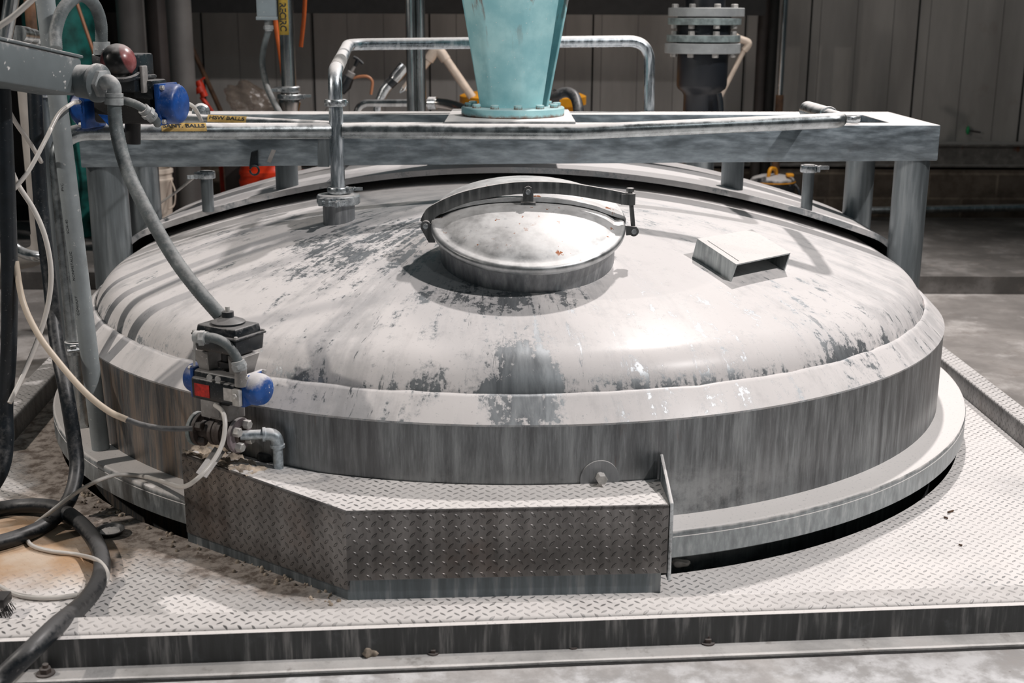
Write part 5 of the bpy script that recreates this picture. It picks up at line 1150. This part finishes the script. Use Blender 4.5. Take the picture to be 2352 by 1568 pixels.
m = MB(); m.tube(fillet([P(984, 138, y=2.0), P(1004, 108, y=2.0), P(1024, 138, y=2.0)], 0.02, 6), 0.023, 18); m.build('elbow', 'pvc_white', t)
c = P(1201, 230, y=2.15); zt_ = c.z; t = thing('yellow_drum', (c.x, 2.15, zs), 'yellow round drum standing behind the mixer pedestal', 'drum')
m = MB(); m.lathe([(0.0, zs), (0.235, zs), (0.265, zt_-0.02), (0.285, zt_-0.015), (0.285, zt_+0.020), (0.262, zt_+0.030), (0.0, zt_+0.020)], (c.x, 2.15, 0), (0, 0, 1), 56); m.build('drum', 'yellow_plastic', t)
t = thing('black_hose_bend', P(1300, 230, y=1.1), 'ribbed black hose bend with a coupling right of the mixer flange', 'hose')
m = MB(); m.tube(spline([P(1275, 222, y=1.1), P(1292, 213, y=1.1), P(1310, 214, y=1.08), P(1324, 230, y=1.05), P(1330, 275, y=1.0), Vector((P(1330, 290, y=1.0).x, 1.0, zdome(0.2, 1.0, 0.03)))], 7), 0.0195, 18); m.build('bend', 'rubber_black', t)
m = MB(); m.cyl(P(1262, 226, y=1.1), P(1282, 220, y=1.1), 0.026, 18); m.cyl(P(1270, 214, y=1.09), P(1276, 205, y=1.09), 0.006, 8); m.build('coupling', 'cast_dark', t)
# ------------------------------------------------------------------ right of the mixer
YB = 1.25; bc = P(1612, 180, y=YB); zB = lambda py: zrow(bc.x, YB, py)
t = thing('black_plastic_pipe', (bc.x, YB, zdome(bc.x, YB, 0.03)), 'wide black plastic pipe with a stack of grey bolted flanges rising from the tank', 'pipe')
m = MB(); m.lathe([(0.075, 1.4), (0.075, zB(16)), (0.10, zB(16)), (0.10, zB(120)), (0.095, zB(122)), (0.0945, zB(195)), (0.090, zB(203)), (0.072, zB(212)), (0.066, zB(218)), (0.066, zB(262))], (bc.x, YB, 0), (0, 0, 1), 48); m.build('pipe', 'pvc_black', t)
m = MB(); m.lathe([(0.06, zB(258)), (0.06, zdome(bc.x, YB, 0.0))], (bc.x, YB, 0), (0, 0, 1), 40); m.build('steel_neck', 'leg_steel', t)
for (p0, p1, r, dx, mt) in ((18, 38, 0.141, 0.006, 'pvc_flange'), (41, 57, 0.136, 0.001, 'gland_ring'), (80, 96, 0.137, -0.001, 'gland_ring'), (99, 122, 0.141, -0.003, 'pvc_flange')):
    m = MB(); z0, z1_ = zB(p1), zB(p0); m.lathe([(0.08, z0), (r-0.002, z0), (r, z0+0.002), (r, z1_-0.002), (r-0.002, z1_), (0.08, z1_)], (bc.x+dx, YB, 0), (0, 0, 1), 56); m.build('flange', mt, t)
for k in range(8):
    a = 2*pi*k/8+0.25
    for (zz, ax_) in ((zB(18), 1), (zB(57), -1), (zB(80), 1), (zB(122), -1)):
        c = Vector((bc.x+0.118*cos(a), YB+0.118*sin(a), zz)); m = MB(); m.hexa(c, (0, 0, ax_), 0.012, 0.012); m.build('bolt', 'zinc', t)
clampset(t, (bc.x, YB, zdome(bc.x, YB, 0.05)), (0, 0, 1), 0.075, 0.02, wing=(0.5, -1, 0))
hose('black_bottle_neck', [P(1651, 214, y=1.15), P(1655, 240, y=1.15), P(1657, 300, y=1.15)], 0.011, 'rubber_black', 'short dusty black hose beside the foot of the black plastic pipe', 'hose', 5, 12)
t = thing('white_bent_pipe', P(1715, 100, y=2.0), 'thin white plastic pipe bent behind the black flange stack', 'pipe')
m = MB(); m.tube([P(1680, 78, y=2.0), P(1708, 94, y=2.0)], 0.0135, 14); m.tube([P(1712, 110, y=2.0), P(1640, 252, y=2.0), Vector((P(1636, 262, y=2.0).x, 2.0, -0.032))], 0.0105, 14); m.build('pipe', 'pvc_white', t)
m = MB(); m.tube(fillet([P(1700, 90, y=2.0), P(1724, 98, y=2.0), P(1709, 116, y=2.0)], 0.015, 6), 0.0155, 16); m.build('elbow', 'pvc_white', t)
vpipe('brown_column', 1750, 130, 2.85, 0.030, zs, 1.5, 'duct_dark', 'left of the two dark brown columns right of the black flange stack', 'column', 28, group='dark columns by the back wall')
vpipe('brown_column', 1774, 130, 2.80, 0.022, zs, 1.5, 'near_black', 'right of the two dark columns right of the black flange stack', 'column', 28, group='dark columns by the back wall')
c = P(1792, 200, y=2.7); t = thing('wall_pipe', (c.x, 2.7, zs), 'slim steel pipe with a rusty lower socket in front of the back wall', 'pipe')
m = MB(); m.cyl((c.x, 2.7, zrow(c.x, 2.7, 220)), (c.x, 2.7, 1.5), 0.0150, 18); m.build('pipe', 'clean_steel', t)
m = MB(); m.cyl((c.x, 2.7, zs), (c.x, 2.7, zrow(c.x, 2.7, 218)), 0.020, 18); m.build('socket', 'rust_brown', t)
# vacuum cleaner
YV = 2.30; c = P(1774, 430, y=YV); zV = lambda py: zrow(c.x, YV, py)
t = thing('vacuum_cleaner', (c.x, YV, zs), 'black shop vacuum cleaner with yellow handle and latch behind the tank', 'vacuum cleaner')
m = MB(); m.lathe([(0.0, zV(401)), (0.060, zV(402)), (0.096, zV(408)), (0.104, zV(414)), (0.104, zV(440)), (0.098, zV(444)), (0.0, zV(444))], (c.x, YV, 0), (0, 0, 1), 40)
m.hull8([P(1716, 428, y=YV-0.05), P(1760, 440, y=YV-0.10), P(1760, 440, y=YV), P(1720, 428, y=YV+0.02)], [P(1722, 412, y=YV-0.05), P(1760, 404, y=YV-0.08), P(1760, 404, y=YV), P(1726, 412, y=YV+0.02)]); m.build('motor_head', 'vac_black', t, bevel=0.004)
m = MB(); m.lathe([(0.0, zs), (0.088, zs), (0.098, zV(470)), (0.104, zV(466)), (0.104, zV(460)), (0.096, zV(456)), (0.100, zV(448)), (0.102, zV(444)), (0.0, zV(443))], (c.x, YV, 0), (0, 0, 1), 40); m.build('drum', 'vac_black', t)
m = MB(); yh = YV-0.05; m.tube(fillet([P(1764, 409, y=yh), P(1769, 386, y=yh), P(1782, 388, y=yh+0.05), P(1783, 405, y=yh+0.05)], 0.02, 6), 0.009, 12); m.build('handle', 'yellow_plastic', t)
m = MB(); m.box(P(1814, 402, y=YV-0.05), (0.032, 0.04, 0.014)); m.build('latch', 'yellow_plastic', t, bevel=0.004)
m = MB(); m.lathe([(0.1035, 0.0), (0.1055, 0.0), (0.1055, 0.005), (0.1035, 0.005)], (c.x, YV, zV(417)), (0, 0, 1), 40); m.build('trim_band', 'yellow_plastic', t)
m = MB(); m.tube(spline([P(1822, 420, y=YV-0.03), P(1834, 436, y=YV-0.05), P(1838, 460, y=YV-0.05), P(1828, 482, y=YV-0.05)], 6), 0.006, 10); m.build('cord', 'rubber_black', t)
# red drum, blue tub, white bucket
YD = 2.2; c = P(622, 430, y=YD); zD = lambda py: zrow(c.x, YD, py)
t = thing('red_drum', (c.x, YD, zs), 'shiny red plastic drum seen under the beam left of the drop pipe', 'drum')
m = MB(); m.lathe([(0.0, zs), (0.130, zs), (0.138, zD(424)), (0.142, zD(418)), (0.142, zD(412)), (0.136, zD(408)), (0.135, zD(400)), (0.140, zD(397)), (0.140, zD(389)), (0.134, zD(385)), (0.130, zD(372)), (0.0, zD(371))], (c.x, YD, 0), (0, 0, 1), 48); m.build('drum', 'red_plastic', t)
c2_ = P(633, 380, y=YD-0.1); m = MB(); m.lathe([(0.0, 0.0), (0.036, 0.0), (0.040, 0.04), (0.0, 0.04)], (c2_.x, YD-0.06, zD(372)+0.001), (0, 0, 1), 28); tag(m.build('blue_tub', 'lid_blue', None), 'small dark blue tub standing on the red drum', 'tub')
m = MB(); m.cyl(P(690, 392, y=2.3), P(742, 390, y=2.3), 0.018, 18); m.cyl(P(742, 390, y=2.3), P(756, 392, y=2.3), 0.010, 14); tag(m.build('brass_fitting', 'chrome_dark', None), 'shiny dark metal fitting low behind the tank, left of the drop pipe', 'fitting')
m = MB(); cc_ = P(720, 392, y=2.3); m.box((cc_.x, 2.3, (cc_.z-0.018+zs)/2), (0.3, 0.16, cc_.z-0.018-zs)); tag(m.build('equipment_plinth', 'duct_dark', None, bevel=0.006), 'dark plinth behind the tank carrying the metal fitting', 'plinth')
YK = 2.0; c = P(352, 430, y=YK); zK = lambda py: zrow(c.x, YK, py)
t = thing('white_bucket', (c.x, YK, zs), 'dull white plastic bucket with a wire handle behind the left frame legs', 'bucket')
m = MB(); m.lathe([(0.0, zs), (0.068, zs), (0.083, zK(418)), (0.088, zK(414)), (0.088, zK(410)), (0.084, zK(408)), (0.084, zK(398)), (0.090, zK(396)), (0.090, zK(388)), (0.078, zK(386)), (0.074, zK(400)), (0.0, zK(400))], (c.x, YK, 0), (0, 0, 1), 44); m.build('bucket', 'bucket_white', t)
m = MB(); m.tube(spline([P(392, 412, y=YK-0.02), P(402, 440, y=YK-0.06), P(400, 470, y=YK-0.08), P(388, 480, y=YK-0.10)], 6), 0.0035, 8); m.build('handle', 'pvc_white', t)

# ------------------------------------------------------------------ small things on the floor
c = P(254, 1226, z=-0.098); t = thing('powder_dish', c, 'small round black dish half full of pale powder on the floor plate', 'dish')
m = MB(); m.lathe([(0.0, 0.001), (0.020, 0.001), (0.0275, 0.010), (0.030, 0.0105), (0.030, 0.0125), (0.0265, 0.0125), (0.019, 0.004), (0.0, 0.004)], c, (0.03, -0.05, 1), 36); m.build('dish', 'rubber_black', t)
m = MB(); m.lathe([(0.0, 0.009), (0.010, 0.0095), (0.018, 0.0075), (0.0225, 0.0065)], c+Vector((-0.002, 0, 0)), (0.03, -0.05, 1), 28)
for v in m.bm.verts: v.co.z += random.uniform(-0.0012, 0.0012)
m.build('powder', 'powder', t, ang=70)
c = P(2, 1392, z=-0.085); t = thing('scrub_brush', c, 'black scrub brush poking in at the lower left edge', 'brush')
m = MB(); m.box(c+Vector((-0.02, 0, 0.014)), (0.070, 0.040, 0.018)); m.build('block', 'cast_dark', t, bevel=0.003)
m = MB(); random.seed(9)
for i in range(120):
    x = random.uniform(-0.052, 0.014); y = random.uniform(-0.018, 0.018); a = c+Vector((x, y, 0.006)); b = a+Vector((0.012*(x+0.02)/0.03+random.uniform(-0.003, 0.003), -0.004+random.uniform(-0.004, 0.004), -0.020)); m.tube([a, b], 0.0007, 4)
o_ = m.build('bristles', 'cast_dark', t); o_['kind'] = 'stuff'
for (a, b, lab) in (((2168, 1187), (2177, 1190), 'tiny dark chip on the floor plate at the right'), ((2177, 1176), (2190, 1172), 'short dark stick on the floor plate at the right'), ((2202, 1250), (2210, 1252), 'small dark crumb lower down on the right of the floor plate')):
    m = MB(); m.bar(P(*a, z=-0.097), P(*b, z=-0.097), 0.003, 0.003); tag(m.build('wood_chip', 'rust_brown', None), lab, 'debris')
hose('thin_wire', [P(205, 1184, z=-0.098), P(240, 1184, z=-0.096), P(300, 1181, z=-0.098)], 0.0014, 'rubber_black', 'thin black wire lying on the crusted floor near the foot ring', 'wire', 5, 6)
random.seed(21); m = MB()
for i in range(170):
    px = random.uniform(150, 780); t_ = (px-150)/630; py = 1130+t_*255+random.gauss(0, 16)-10; c = P(px, py, z=-0.099)
    if hypot(c.x, c.y) < 1.265: continue
    if c.y > -1.0 and abs(c.x) < 0.7: continue
    bmesh.ops.create_icosphere(m.bm, subdivisions=1, radius=random.uniform(0.0015, 0.006), matrix=Matrix.Translation(c))
tag(m.build('floor_crumbs', 'crust', None, ang=80), 'scatter of crusty crumbs along the tank foot at the left', 'crumbs', kind='stuff')

xa, xb2 = P(-80, 200, y=2.75).x, P(252, 200, y=2.75).x; m = MB(); m.box(((xa+xb2)/2, 2.85, 0.75), (xb2-xa, 0.2, 1.564)); t = thing('dark_backdrop', ((xa+xb2)/2, 2.85, zs), 'tall near black cabinet added to darken the far left background', 'backdrop')  # invented black box, added only to darken the background at far left
m.build('body', 'near_black', t, bevel=0.004); m = MB(); m.box(((xa+xb2)/2, 2.745, 0.75), ((xb2-xa)*0.9, 0.012, 1.4)); m.build('backdrop_front', 'duct_dark', t, bevel=0.002)
